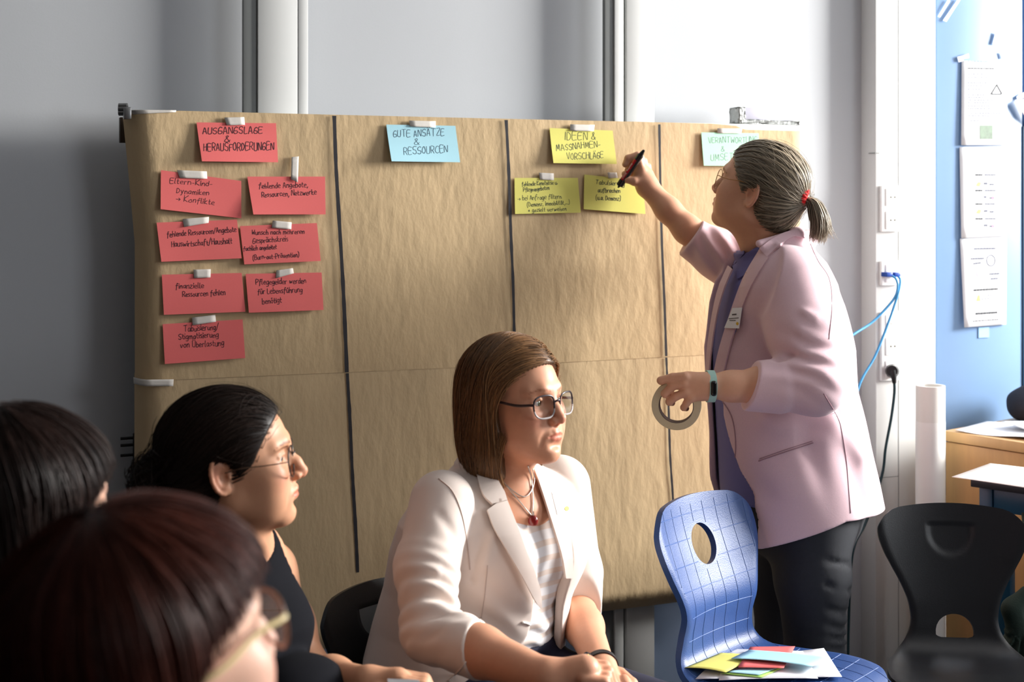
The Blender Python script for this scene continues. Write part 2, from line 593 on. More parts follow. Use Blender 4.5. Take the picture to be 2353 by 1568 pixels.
def sheet(name, top_px, bot_px, left_px, right_px, off, m, parent, curl_bottom=False, seed=0, nu=150, nz=90):
    """paper sheet in the board plane; px polylines give its outline"""
    rs = np.random.RandomState(seed)
    tp = np.array([plane_uz(*p, off) for p in top_px]); bt = np.array([plane_uz(*p, off) for p in bot_px])
    lf = np.array([plane_uz(*p, off) for p in left_px])
    V = []
    for j in range(nz + 1):
        t = j / nz
        for i in range(nu + 1):
            s = i / nu
            u0 = np.interp(-((1 - t) * TOPZ + t * 0.37), -lf[:, 1], lf[:, 0]) if len(lf) > 1 else lf[0, 0]
            u = u0 + s * (uR - u0)
            zt = np.interp(u, tp[:, 0], tp[:, 1]); zb = np.interp(u, bt[:, 0], bt[:, 1])
            z = zt + (zb - zt) * t
            o = off
            du = u - u0
            if du < 0.055:                                  # wraps round the board's left edge
                o -= 0.05 * (1 - du / 0.055) ** 2
                u += 0.002 * (1 - du / 0.055) ** 2
            dr = uR - u
            if dr < 0.02: o -= 0.004 * (1 - dr / 0.02) ** 2
            if curl_bottom:
                dz = z - zb
                if dz < 0.06:
                    o -= 0.055 * (1 - dz / 0.06) ** 2
            V.append(uz(u, z, o))
    V = np.array(V)
    Pn = V.astype(f32)
    w = 0.0011 * vnoise(Pn * np.array([1, 1, 0.5], f32), 9, seed) + 0.0007 * vnoise(Pn * np.array([1, 1, .35], f32), 22, seed + 1)
    V = V + N * w[:, None]
    Q = [(j * (nu + 1) + i, (j + 1) * (nu + 1) + i, (j + 1) * (nu + 1) + i + 1, j * (nu + 1) + i + 1) for j in range(nz) for i in range(nu)]
    return fast_mesh(name, V, np.array(Q), m, parent, True)

SEAM = [(290, 879), (315, 877), (560, 866), (797, 856), (1185, 839), (1640, 815), (1850, 804)]
tag(sheet('brown_paper', [(285, 262), (404, 256.5), (408, 254.5), (760, 263.5), (1160, 273), (1515, 281), (1640, 284.5), (1692, 289), (1712, 298), (1842, 301)], SEAM,
      [(286, 262), (300, 560), (314, 880)], None, 0.0016, m_kraft, None, seed=3),
    'upper sheet of brown paper stretched over the pinboard, carrying all the cards', 'paper')
upper = bpy.data.objects['brown_paper']
tag(sheet('brown_paper', [(x, y - 14) for x, y in SEAM], [(300, 1580), (740, 1510), (1350, 1426), (1540, 1402), (1850, 1362)],
      [(313, 870), (316, 1000), (322, 1560)], None, 0.0005, m_kraft2, None, curl_bottom=True, seed=3),
    'lower sheet of brown paper below the horizontal seam, rolled under at its bottom edge', 'paper')
lower = bpy.data.objects['brown_paper.001']

m_ink = mat('black marker ink', srgb(38, 36, 42), 0.55, noise=0.25, nscale=60)
def ribbon_on_board(name, px, wpx, off, parent, seed=0, n=60):
    rs = np.random.RandomState(seed)
    P = smooth_path([(*p, 0) for p in px], n)
    q = np.array([plane_uz(p[0], p[1], off) for p in P])
    w = np.array([wpx * (1 + 0.12 * rs.randn()) for _ in range(n)])
    w = np.convolve(np.r_[w[0], w, w[-1]], [.25, .5, .25], 'valid') * 0.00055
    L = np.array([uz(a - ww, b, off) for (a, b), ww in zip(q, w)]); R = np.array([uz(a + ww, b, off) for (a, b), ww in zip(q, w)])
    V, F = quad_strip(L, R)
    return mesh_from(name, V, [f[::-1] for f in F], m_ink, parent)
OFU, OFL = 0.0065, 0.0040
ribbon_on_board('marker_line', [(768, 266), (772, 380), (779, 500), (788, 650), (795, 800), (797, 856)], 8.5, OFU, upper, 1)
ribbon_on_board('marker_line', [(798, 858), (804, 960), (810, 1090), (817, 1210), (822, 1316)], 7.5, OFL, lower, 2)
ribbon_on_board('marker_line', [(1163, 276), (1167, 350), (1170, 420), (1174, 540), (1179, 650), (1182, 780), (1184, 838)], 7.5, OFU, upper, 3)
ribbon_on_board('marker_line', [(1184, 841), (1190, 1000), (1200, 1200)], 6.5, OFL, lower, 4)
ribbon_on_board('marker_line', [(1515, 286), (1517, 400), (1521, 560), (1527, 700), (1531, 819)], 6.5, OFU, upper, 5)
ribbon_on_board('marker_line', [(1531, 822), (1536, 930), (1540, 1050), (1546, 1140), (1550, 1240)], 6.0, OFL, lower, 6)

# ------------------------------------------------------------------ handwriting
GL = dict(A='0d2m5d 1g4g', B='0d0m3m4l4j3i0i 3i5h5e3d0d', C='5l3m1l0i0g1e3d5e', D='0d0m2m4k5i4f2d0d', E='5m0m0d5d 0i4i', F='5m0m0d 0i4i',
          G='5l3m1k0h0f1d3d5e5g3h1h', H='0d0m 5d5m 0i5i', I='1d1m', J='4m4f3d1d0f', K='0d0m 5m0h5d', L='0m0d4d', M='0d1m3f5m6d', N='0d0m5d5m',
          O='3m1l0i0g1e3d4e5g5i4l3m', P='0d0m3m5l5j3h0h', R='0d0m3m5l5j3h0h 2h5d', S='5l3m1l0k1i4h5f4d2d0e', T='0m6m 3m3d',
          U='0m0f1d4d5f5m', V='0m3d5m', W='0m1d3j5d6m', Z='0m5m0d5d',
          a='4h3i1i0g0e1d3e4h 4i4d', b='0m0d 0g1i3i4g3d0d', c='4h3i1i0g0e1d4e', d='4h3i1i0g0e1d3d4f 4m4d', e='0f4g4h3i1i0g0e1d4d',
          f='4l3m2k1b 0i4i', g='4h3i1i0g0e1d3e4g 4i4b3a0a', h='0m0d 0g2i3i4g4d', i='0i0d 0k0l', k='0m0d 3i0f4d', l='0m0e1d',
          m='0i0d 0g1i2i3g3d 3g4i5i6g6d', n='0i0d 0g2i3i4g4d', o='2i0g0e2d3d4f4g3i2i', p='0i0a 0g1i3i4g4e3d0d', r='0i0d 0g1i3i',
          s='3i1i0h1g3f3e2d0d', t='1l1e2d3d 0i3i', u='0i0e1d3d4f 4i4d', v='0i2d4i', w='0i1d3h4d6i', y='0i2e 4i1a0a', z='0i4i0d4d',
          x='0i4d 4i0d')
GL.update({'&': '5d1k1l2m3l3k0f0e1d3d5g', '-': '0g3g', '/': '0c4n', '(': '2n0k0e2b', ')': '0n2k2e0b', ',': '1d0b', '.': '0d1e', '+': '0g4g 2i2e',
           '>': '0g6g 4i6g4e', '0': '2m0j0g2d4g4j2m', '1': '0k2m2d', '2': '0l2m4l4j0d4d', '3': '0l2m4l4j2i4h4e2d0e', '4': '3d3m0g4g',
           '5': '4m0m0i3i4g4e2d0e', '6': '4m1j0g0e2d4e4g2h0g', '7': '0m4m1d', '8': '2i0k2m4k2i0g0e2d4e4g2i', '9': '4i2h0j0k2m4k4i2d', ':': '0e0f 0h0i'})
for ch, base, up in (('\u00e4', 'a', ' 1k1l 3k3l'), ('\u00f6', 'o', ' 1k1l 3k3l'), ('\u00fc', 'u', ' 1k1l 3k3l'), ('\u00c4', 'A', ' 1n1o 4n4o'), ('\u00dc', 'U', ' 1n1o 4n4o')):
    GL[ch] = GL[base] + up
YC = {c: i - 3 for i, c in enumerate('abcdefghijklmno')}
def text_strokes(s, rs, wob=0.35, gap=2.2):
    """-> list of polylines in glyph units (cap height 9), total advance"""
    x, out = 0.0, []
    for ch in s:
        if ch == ' ':
            x += 4.0; continue
        g = GL[ch]
        wmax, dy, sc = 0, rs.randn() * 0.35, 1 + rs.randn() * 0.06
        sk = 0.08
        for st in g.split(' '):
            pts = [(int(st[i]), YC[st[i + 1]]) for i in range(0, len(st), 2)]
            wmax = max(wmax, max(p[0] for p in pts))
            pts = [(x + p[0] * sc + rs.randn() * wob * 0.5 + p[1] * sk, p[1] * sc + dy + rs.randn() * wob * 0.5) for p in pts]
            out.append(pts)
        x += wmax * sc + gap
    return out, x - gap

def write(name, lines, surf, width, m, parent, seed=0, wob=0.35):
    """lines: (text, x0,y0,x1,y1, cap) in the surface's own plane coordinates; surf(x,y)->world point and normal n"""
    rs = np.random.RandomState(seed)
    V, F = [], []
    for text, x0, y0, x1, y1, cap in lines:
        strokes, adv = text_strokes(text, rs, wob)
        e = np.array([x1 - x0, y1 - y0]) / adv
        nrm = np.array([-(y1 - y0), x1 - x0]); nrm = nrm / np.linalg.norm(nrm) * cap / 9.0
        if nrm[1] > 0: nrm = -nrm                      # y runs downwards
        for st in strokes:
            P = np.array([np.array([x0, y0]) + e * a + nrm * b for a, b in st])
            if len(P) > 2:
                P = smooth_path(np.c_[P, np.zeros(len(P))], len(P) * 3)[:, :2]
            T = np.gradient(P, axis=0); T /= np.linalg.norm(T, axis=1)[:, None] + 1e-9
            Pn = np.c_[-T[:, 1], T[:, 0]]
            w = width * (0.31 + 0.10 * rs.rand())
            P[0] -= T[0] * w; P[-1] += T[-1] * w
            b0 = len(V)
            for k in range(len(P)):
                V.append(surf(*(P[k] + Pn[k] * w))); V.append(surf(*(P[k] - Pn[k] * w)))
            for k in range(len(P) - 1):
                a = b0 + 2 * k
                F.append((a, a + 1, a + 3, a + 2))
    o = mesh_from(name, V, F, m, parent)
    return o

# ------------------------------------------------------------------ cards and tape on the board
m_tape = mat('crepe masking tape', srgb(226, 220, 212), 0.7, noise=0.04, nscale=90, bump=0.3, bscale=250, bdist=0.0006)
CARDM = {
    'red': mat('red card', srgb(242, 116, 114), 0.75, noise=0.025, nscale=300),
    'blue': mat('light blue card', srgb(176, 224, 238), 0.75, noise=0.02, nscale=300),
    'yellow': mat('yellow card', srgb(226, 220, 116), 0.75, noise=0.02, nscale=300),
    'green': mat('mint green card', srgb(184, 236, 206), 0.75, noise=0.02, nscale=300)}
m_pen = {'red': mat('dark ink on red', srgb(58, 22, 34), 0.6), 'blue': mat('dark ink on blue', srgb(44, 72, 96), 0.6),
         'yellow': mat('dark ink on yellow', srgb(44, 58, 46), 0.6), 'green': mat('grey ink on green', srgb(96, 120, 108), 0.6)}

def bil(c, s, t):
    return (c[0] * (1 - s) + c[1] * s) * (1 - t) + (c[3] * (1 - s) + c[2] * s) * t
def inv_bil(c, p):
    s, t = 0.5, 0.5
    for _ in range(8):
        r = bil(c, s, t) - p
        js = (c[1] - c[0]) * (1 - t) + (c[2] - c[3]) * t
        jt = (c[3] - c[0]) * (1 - s) + (c[2] - c[1]) * s
        d = np.linalg.solve(np.stack([js, jt], 1), r)
        s -= d[0]; t -= d[1]
    return s, t

def card(color, corners, lines, tape, lift, lab, pen=2.0, seed=0, side=0.6, name='note_card'):
    base = 0.0075
    c = np.array([plane_uz(*p, base + 0.008) for p in corners])
    px = np.array(corners, float)
    def off(s, t):
        return base + 0.6 * lift * (max(t, 0) ** 1.4) * (1 - side * s) + 0.002 * math.sin(3.0 * s + seed) * t
    def surf_st(s, t, d=0.0):
        q = bil(c, s, t)
        return uz(q[0], q[1], off(s, t) + d)
    nu, nv = 14, 8
    V = [surf_st(i / nu, j / nv) for j in range(nv + 1) for i in range(nu + 1)]
    n1 = len(V)
    V += [surf_st(i / nu, j / nv, -0.0007) for j in range(nv + 1) for i in range(nu + 1)]
    F = []
    for j in range(nv):
        for i in range(nu):
            a = j * (nu + 1) + i
            q = (a, a + nu + 1, a + nu + 2, a + 1)
            F.append(q); F.append(tuple(k + n1 for k in q[::-1]))
    rim = [i for i in range(nu)] + [j * (nu + 1) + nu for j in range(nv)] + [nv * (nu + 1) + i for i in range(nu, 0, -1)] + [j * (nu + 1) for j in range(nv, 0, -1)]
    for a, b in zip(rim, rim[1:] + rim[:1]):
        F.append((a, b, b + n1, a + n1))
    o = mesh_from(name, V, F, CARDM[color], None, True, sharp=40)
    tag(o, lab, 'card')
    def surf_px(x, y):
        s, t = inv_bil(px, np.array([x, y]))
        return surf_st(s, t, 0.00025)
    if lines:
        write('handwriting', lines, surf_px, pen, m_pen[color], o, seed)
    tc = [plane_uz(*p, base + 0.004) for p in tape]
    P = []
    for t in np.linspace(0, 1, 5):
        for s in np.linspace(0, 1, 5):
            q = bil(np.array(tc), s, t)
            P.append(uz(q[0], q[1], base + 0.0022 + 0.0006 * math.sin(9 * s + seed) * (1 - t) - 0.0025 * (1 - t) + 0.05 * lift * t))
    F = [(j * 5 + i, (j + 1) * 5 + i, (j + 1) * 5 + i + 1, j * 5 + i + 1) for j in range(4) for i in range(4)]
    tp = mesh_from('tape_strip', P, F, m_tape, o, True)
    sm = tp.modifiers.new('thick', 'SOLIDIFY'); sm.thickness = 0.0005; sm.offset = 1
    return o

card('red', [(453, 281), (636, 283), (640, 373), (463, 371)],
     [('AUSGANGSLAGE', 467, 308, 603, 306, 15), ('&', 516, 327, 528, 327, 15), ('HERAUSFORDERUNGEN', 468, 347, 630, 344, 17)],
     [(516, 270), (562, 269), (563, 287), (521, 288)], 0.022, 'red heading card AUSGANGSLAGE & HERAUSFORDERUNGEN above six smaller red notes', 2.3, 1)
card('red', [(371, 391), (556, 416), (556, 502), (369, 481)],
     [('Eltern-Kind-', 391, 421, 487, 428, 12), ('Dynamiken', 406, 444, 480, 448, 12), ('> Konflikte', 404, 462, 492, 470, 12)],
     [(407, 391), (476, 394), (476.5, 411), (413, 409)], 0.012, 'tilted red note reading Eltern-Kind-Dynamiken taped to the brown paper', 1.7, 2)
card('red', [(570, 406), (749, 406), (749, 493), (581, 493)],
     [('fehlende Angebote,', 596, 433, 708, 430, 12), ('Ressourcen, Netzwerke', 602, 453, 728, 447, 12)],
     [(671, 361), (687.5, 359.5), (684.5, 419.5), (668.5, 412)], 0.024, 'red note reading fehlende Angebote, Ressourcen, Netzwerke held by an upright tape strip', 1.9, 3)
card('red', [(361, 512), (546, 505), (556, 594), (371, 602)],
     [('fehlende Ressourcen/Angebote', 385, 545, 544, 533, 12), ('Hauswirtschaft/Haushalt', 395, 568, 534, 560, 13)],
     [(420, 503.6), (481, 498.5), (479.6, 512.5), (423, 522)], 0.014, 'red note reading Hauswirtschaft/Haushalt under the tilted red note', 1.9, 4)
card('red', [(553, 520), (730, 513), (738, 600), (562, 608)],
     [('Wunsch nach mehreren', 580, 540, 700, 537, 11), ('Gespr\u00e4chskreis', 582, 560, 662, 554, 12), ('fachlich angeleitet', 561, 577, 636, 572, 10), ('(Burn-out-Pr\u00e4vention)', 582, 598, 687, 590, 11)],
     [(627.5, 507), (671, 511), (669.6, 527.3), (624.5, 523.5)], 0.012, 'red note with four lines ending in Burn-out-Pr\u00e4vention', 1.8, 5)
card('red', [(373, 632), (557, 628), (565, 717), (377, 724)],
     [('finanzielle', 404, 664, 468, 662, 12), ('Ressourcen fehlen', 420, 683, 518, 678, 12)],
     [(445, 620), (485, 619), (484, 638), (446, 639.5)], 0.010, 'red note reading finanzielle Ressourcen fehlen', 1.9, 6)
card('red', [(566, 630), (741, 627), (745, 713), (572, 719)],
     [('Pflegegelder werden', 589, 655, 704, 651, 12), ('f\u00fcr Lebensf\u00fchrung', 593, 676, 695, 672, 12), ('ben\u00f6tigt', 603, 699, 647, 695, 12)],
     [(635.7, 622), (674, 616.5), (675.5, 628.5), (634, 640)], 0.011, 'red note reading Pflegegelder werden f\u00fcr Lebensf\u00fchrung ben\u00f6tigt', 1.9, 7)
card('red', [(375, 746), (559, 735), (565, 824), (379, 837)],
     [('Tabuisierung/', 423, 763, 503, 758, 13), ('Stigmatisierung', 411, 781, 502, 775, 13), ('von \u00dcberlastung', 415, 800, 515, 795, 13)],
     [(442, 730.5), (495.4, 724), (496.7, 740), (442.6, 748)], 0.009, 'lowest red note reading Stigmatisierung von \u00dcberlastung', 1.9, 8)
card('blue', [(890, 286), (1049, 289), (1058, 373), (897, 371)],
     [('GUTE ANS\u00c4TZE', 905, 315, 1022, 311, 15), ('&', 952, 332, 963, 332, 14), ('RESSOURCEN', 927, 355, 1029, 350, 16)],
     [(941, 277), (1002.4, 278.6), (1001, 293), (943, 291)], 0.030, 'light blue heading card GUTE ANS\u00c4TZE & RESSOURCEN', 1.7, 9)
card('yellow', [(1266, 294), (1411, 300), (1418, 377), (1270, 375)],
     [('IDEEN &', 1299, 322, 1370, 321, 17), ('MASSNAHMEN-', 1279, 347, 1381, 338, 14), ('VORSCHL\u00c4GE', 1302, 367, 1387, 363, 14)],
     [(1312, 285.6), (1368, 287), (1364.4, 301.7), (1310, 300.3)], 0.024, 'yellow heading card IDEEN & MASSNAHMEN-VORSCHL\u00c4GE', 1.6, 10)
card('yellow', [(1185, 409), (1331, 409), (1336, 489), (1185, 492)],
     [('fehlende Kenntnisse u.', 1202, 428, 1283, 423, 9), ('Pflegeangeboten', 1205, 441, 1264, 436, 9), ('> bei Anfrage filtern', 1192, 461, 1291, 456, 10),
      ('(Demenz, Immobilit\u00e4t,...)', 1213, 475, 1310, 469, 9), ('+ gezielt verweisen', 1215, 488, 1302, 484, 9)],
     [(1240, 397), (1273.6, 398.4), (1273, 414.4), (1241, 412.7)], 0.010, 'yellow note with five handwritten lines beside the marker line', 1.5, 11)
card('yellow', [(1346, 401), (1481, 416), (1485, 492), (1343, 481)],
     [('Tabuisierung', 1371, 423, 1437, 427, 10), ('aufbrechen', 1376, 442, 1427, 443, 10), ('(u.a. Demenz)', 1371, 459, 1427, 461, 10)],
     [(1397.6, 396.4), (1418.6, 396.4), (1420, 409), (1399, 410)], 0.008, 'yellow note reading Tabuisierung aufbrechen behind the writing hand', 1.7, 12)
card('green', [(1615, 304), (1747, 306), (1752, 382), (1618, 381)],
     [('VERANTWORTUNG', 1630, 329, 1742, 327, 13), ('&', 1659, 347, 1666, 347, 12), ('UMSETZUNG', 1634, 369, 1725, 366, 14)],
     [(1650, 294.7), (1707.4, 295.4), (1703.6, 306.5), (1649.4, 306.5)], 0.010, 'mint green heading card VERANTWORTUNG & UMSETZUNG behind the grey-haired head', 1.2, 13)

def tape(px, off, lab, m=m_tape):
    c = np.array([plane_uz(*p, off) for p in px])
    P = []
    for t in np.linspace(0, 1, 4):
        for s in np.linspace(0, 1, 8):
            q = bil(c, s, t)
            P.append(uz(q[0], q[1], off - (0.05 * (max(0, 0.3 - s) / 0.3) ** 2 if s < 0.3 and px[0][0] < 400 else 0)))
    F = [(j * 8 + i, (j + 1) * 8 + i, (j + 1) * 8 + i + 1, j * 8 + i + 1) for j in range(3) for i in range(7)]
    o = mesh_from('masking_tape', P, F, m, None, True)
    sm = o.modifiers.new('thick', 'SOLIDIFY'); sm.thickness = 0.0006; sm.offset = 1
    tag(o, lab, 'tape')
tape([(313, 873), (399, 872), (398, 888), (314, 888)], 0.0075, 'long strip of masking tape across the paper seam at the board edge')

tape([(292, 252), (405, 253.5), (404, 258), (298, 263)], 0.004, 'pale strip along the top edge of the board next to the metal clip')
# metal clip at the board's upper corner
clip = empty('metal_clip', uz(uL, 1.64, 0), 'shiny metal clip at the upper corner of the brown-paper pinboard', 'clip')
u0, z0 = plane_uz(288, 262, 0)
for k, (dz, r) in enumerate(((0.004, 0.0075), (0.012, 0.0085), (0.019, 0.007))):
    V, F = tube_vf([uz(u0 - 0.012, z0 + dz, -0.02), uz(u0 + 0.006, z0 + dz, -0.012)], [r, r], 12)
    mesh_from('roll', V, F, m_steel, clip, True, sharp=50)
wall_box('clip_plate', u0 - 0.004, u0 + 0.013, z0 - 0.012, z0 + 0.016, -0.012, 0.006, m_steel, clip, 0.002)
m_dkwood = mat('dark brown edge', srgb(52, 38, 26), 0.6, noise=0.1)
wall_box('side_strip', uL - 0.012, uL + 0.008, plane_uz(288, 327, -0.03)[1], plane_uz(288, 268, -0.03)[1], -0.085, -0.062, m_dkwood, board, 0.001)

# packet lying on the board's top edge
m_foil = mat('crinkled silver film', srgb(196, 200, 198), 0.35, metal=0.2, bump=0.8, bscale=60, bdist=0.006, noise=0.08)
m_lav = mat('pale lavender carton', srgb(221, 222, 238), 0.5, noise=0.02)
pk = empty('paper_packet', uz(1.48, TOPZ, -0.04), 'pale lavender packet in crinkled film lying on top of the pinboard', 'packet')
ua, ub = pw(1693, -0.04), pw(1826, -0.04)
wall_box('carton', ua + 0.012, ub - 0.004, TOPZ + 0.0115, TOPZ + 0.046, -0.066, -0.020, m_lav, pk, 0.002)
bm = bmesh.new()
frame_box(bm, uz((ua + ub) / 2 + 0.0, TOPZ + 0.006, -0.043), U * (ub - ua) / 2, np.array([0, 0, 0.0055]), N * 0.026, 0.002)
bmesh.ops.subdivide_edges(bm, edges=bm.edges[:], cuts=5, use_grid_fill=True)
rs = np.random.RandomState(5)
for v in bm.verts: v.co += Vector(rs.randn(3) * 0.0012)
for v in bm.verts: v.co.z = max(v.co.z, TOPZ + 0.0003)
bm_obj('film_wrap', bm, m_foil, pk, smooth=True)
bm = bmesh.new()
frame_box(bm, uz(ua + 0.004, TOPZ + 0.024, -0.043), U * 0.010, np.array([0, 0, 0.0225]), N * 0.026, 0.003)
bmesh.ops.subdivide_edges(bm, edges=bm.edges[:], cuts=4, use_grid_fill=True)
for v in bm.verts: v.co += Vector(rs.randn(3) * 0.0010)
for v in bm.verts: v.co.z = max(v.co.z, TOPZ + 0.0003)
bm_obj('film_end', bm, m_foil, pk, smooth=True)

# black stand with pegs at the board's left edge
rack = empty('peg_stand', uz(-0.25, 0, -0.13), 'black metal stand with three short pegs beside the board edge', 'stand')
O2 = -0.13
uu = pw(318, O2)
zt = plane_uz(318, 996, O2)[1]
V, F = tube_vf([uz(uu, 0.0, O2), uz(uu, zt, O2)], 0.013, 10); mesh_from('pole', V, F, m_black, rack, True, sharp=50)
bm = bmesh.new(); frame_box(bm, uz(uu, 0.012, O2), U * 0.10, N * 0.030, np.array([0, 0, 0.012]), 0.004); bm_obj('base', bm, m_black, rack)
for y in (1007, 1023, 1046):
    z = plane_uz(300, y, O2)[1]
    V, F = tube_vf([uz(uu, z, O2), uz(pw(277, O2), z, O2)], 0.0035, 8); mesh_from('peg', V, F, m_black, rack, True, sharp=50)
# ------------------------------------------------------------------ sockets, cables, notices on the right
m_sock = mat('white socket plastic', srgb(242, 242, 240), 0.3, noise=0.01)
m_well = mat('socket well', srgb(205, 203, 196), 0.4, noise=0.02)
def socket_plate(x0, y0, x1, y1, units, lab):
    a0, z1 = plane_uz(x0, y0, DF); a1, z0 = plane_uz(x1, y1, DF)
    ro = empty('wall_socket', uz((a0 + a1) / 2, z0, DF), lab, 'socket')
    wall_box('cover_plate', a0, a1, z0, z1, DF, DF + 0.012, m_sock, ro, 0.003)
    H = (z1 - z0) / len(units)
    for k, kind in enumerate(units):
        zc = z1 - H * (k + 0.5); uc = (a0 + a1) / 2 + 0.004
        w = min(0.026, H * 0.42)
        fr = wall_box('insert', uc - w * 0.9, uc + w * 0.9, zc - w, zc + w, DF + 0.010, DF + 0.015, m_sock, ro, 0.0015)
        if kind == 's':
            c = uz(uc, zc, DF + 0.0152)
            V, F = tube_vf([c - N * 0.002, c + N * 0.0002], 0.0165, 24)
            mesh_from('socket_well', V, F, m_well, fr, False)
            for dz in (-0.007, 0.007):
                V, F = tube_vf([uz(uc + dz, zc, DF + 0.015), uz(uc + dz, zc, DF + 0.0158)], 0.0025, 8)
                mesh_from('pin_hole', V, F, m_black, fr, False)
        elif kind == 'd':
            wall_box('port', uc - 0.008, uc + 0.010, zc - 0.003, zc + 0.003, DF + 0.0148, DF + 0.0158, m_well, fr, 0.0005)
    return ro
socket_plate(2020, 427, 2063, 532, 'ss', 'white double wall socket above the network outlet, nothing plugged in')
socket_plate(2020, 600, 2063, 655, 'd', 'white network outlet with two blue cables plugged in')
socket_plate(2020, 717, 2063, 873, 'dss', 'white triple outlet with a black plug in its lowest socket')
m_net = mat('blue network cable', srgb(70, 150, 205), 0.45, noise=0.03)
m_netp = mat('dark blue plug', srgb(24, 66, 150), 0.4, noise=0.05)
def wp(px, py, off=DF + 0.03):
    u, z = plane_uz(px, py, off); return uz(u, z, off)
for k, (pts, x, lab) in enumerate((
        ([(2044, 632, .03), (2058, 640, .05), (2063, 660, .055), (2052, 690, .05), (2005, 740, .04), (1950, 778, .06), (1880, 850, .08), (1850, 1000, .08)], 2040,
         'blue network cable running down from the outlet behind the pink blazer, upper of two'),
        ([(2060, 631, .03), (2069, 645, .05), (2062, 680, .055), (2040, 745, .045), (2010, 820, .04), (1975, 885, .05), (1950, 990, .06), (1945, 1100, .06)], 2058,
         'blue network cable hanging steeply across the duct, lower of two'))):
    ro = empty('network_cable', wp(*pts[0][:2]), lab, 'cable', 'network cables')
    tube('cable', [wp(a, b, DF + c) for a, b, c in pts], 0.0036, m_net, ro, 8, 60)
    c = wp(x - 2, 631, DF + 0.028)
    bm = bmesh.new(); frame_box(bm, c, U * 0.011, np.array([0, 0, 0.0065]), N * 0.014, 0.002); bm_obj('connector', bm, m_netp, ro, sharp=40)
ro = empty('power_cable', wp(2050, 853), 'black power plug and cord hanging from the lowest wall socket', 'cable')
V, F = tube_vf([wp(2050, 853, DF + 0.0155), wp(2050, 853, DF + 0.05)], [0.021, 0.016], 16); mesh_from('plug', V, F, m_black, ro, True, sharp=50)
tube('strain_relief', [wp(2051, 853, DF + .045), wp(2054, 868, DF + .052), wp(2055, 880, DF + .048)], [0.012, 0.008, 0.006], m_black, ro, 10)
m_cord = mat('dark teal cord', srgb(22, 52, 60), 0.45, noise=0.05)
tube('cord', [wp(2055, 878, DF + .048), wp(2055, 905, DF + .042), wp(2048, 960, DF + .03), (wp(2035, 1030, DF + .02)), wp(2026, 1095, DF + .015), wp(1990, 1200, DF + .03), wp(1965, 1250, DF + .05), wp(1955, 1310, DF + .05), wp(1950, 1440, DF + 0.03), wp(1948, 1560, DF + .03)], 0.0042, m_cord, ro, 8, 80)
# cable crossing the low wall under the board
ro = tube('floor_cable', [uz(*plane_uz(x, y, -0.2), -0.2) for x, y in ((1180, 1568), (1250, 1545), (1385, 1478), (1410, 1466), (1525, 1386), (1620, 1340), (1750, 1300))], 0.004, m_cord, None, 8, 40)
tag(ro, 'dark cable sloping along the wall under the pinboard', 'cable')

# notices on the blue pinboard
m_paper = mat('white printer paper', srgb(226, 228, 233), 0.6, noise=0.01)
m_grey = mat('grey print', srgb(88, 92, 108), 0.7, noise=0.02)
m_dark = mat('dark print', srgb(40, 44, 50), 0.7, noise=0.02)
m_photo = mat('printed photo greens', srgb(76, 100, 78), 0.5, noise=0.6, nscale=60)
m_orange = mat('orange print', srgb(238, 176, 96), 0.6, noise=0.2)
m_pinkp = mat('pink print', srgb(222, 150, 176), 0.6, noise=0.2)
def notice(corners, lab, bars, extra, curl=0.004):
    off = BO + 0.006
    c = np.array([plane_uz(*p, off) for p in corners]); px = np.array(corners, float)
    def S(s, t, d=0): 
        q = bil(c, s, t); return uz(q[0], q[1], off + d + curl * (1 - s) * t)
    nu = 8
    V = [S(i / nu, j / nu) for j in range(nu + 1) for i in range(nu + 1)]
    F = [(j * 9 + i, (j + 1) * 9 + i, (j + 1) * 9 + i + 1, j * 9 + i + 1) for j in range(nu) for i in range(nu)]
    o = mesh_from('paper_notice', V, F, m_paper, None, True)
    sm = o.modifiers.new('thick', 'SOLIDIFY'); sm.thickness = 0.0005; sm.offset = -1
    tag(o, lab, 'notice')
    def surf(x, y):
        s, t = inv_bil(px, np.array([x, y], float)); return S(s, t, 0.0008)
    groups = {}
    for x0, y0, x1, y1, h, m in bars:
        groups.setdefault(m.name, (m, []))[1].append((x0, y0, x1, y1, h))
    for m, L in groups.values():
        V, F = [], []
        rs = np.random.RandomState(4)
        for x0, y0, x1, y1, h in L:
            x = x0
            while x < x1 - 1:
                w = min(rs.uniform(2, 7), x1 - x); f0 = (x - x0) / (x1 - x0); f1 = (x + w - x0) / (x1 - x0)
                b = len(V)
                V += [surf(x, y0 + (y1 - y0) * f0 - h / 2), surf(x, y0 + (y1 - y0) * f0 + h / 2), surf(x + w, y0 + (y1 - y0) * f1 + h / 2), surf(x + w, y0 + (y1 - y0) * f1 - h / 2)]
                F.append((b, b + 1, b + 2, b + 3)); x += w + 1.2
        tag(mesh_from('print_lines', V, F, m, o), kind='stuff')
    for nm, m, poly in extra:
        V = [surf(*p) for p in poly]
        mesh_from(nm, V, [tuple(range(len(V)))], m, o)
    return o
L = [(2222, 141, 2297, 143, 1.5, m_grey), (2223, 157, 2285, 158, 3, m_dark)]
for y, x1 in ((170, 2264), (177, 2272), (190, 2270), (197, 2262), (205, 2256), (218, 2264), (224, 2262), (230, 2285), (236, 2273), (243, 2281), (249, 2277), (260, 2306), (266, 2276), (277, 2252)):
    L.append((2222, y, x1, y + 1, 2.2, m_grey))
notice([(2210, 139), (2315, 144), (2313, 334), (2207, 334)], 'top white notice with a triangle sign and a small photo', L,
       [('photo_print', m_photo, [(2250, 288), (2280, 288), (2280, 320), (2250, 320)])] +
       [('triangle_mark', m_dark, q) for q in ([(2275, 216), (2290, 193), (2292, 194), (2278, 217)], [(2290, 193), (2303, 215), (2300, 216), (2289, 196)], [(2277, 215), (2302, 215), (2301, 218), (2276, 218)])])
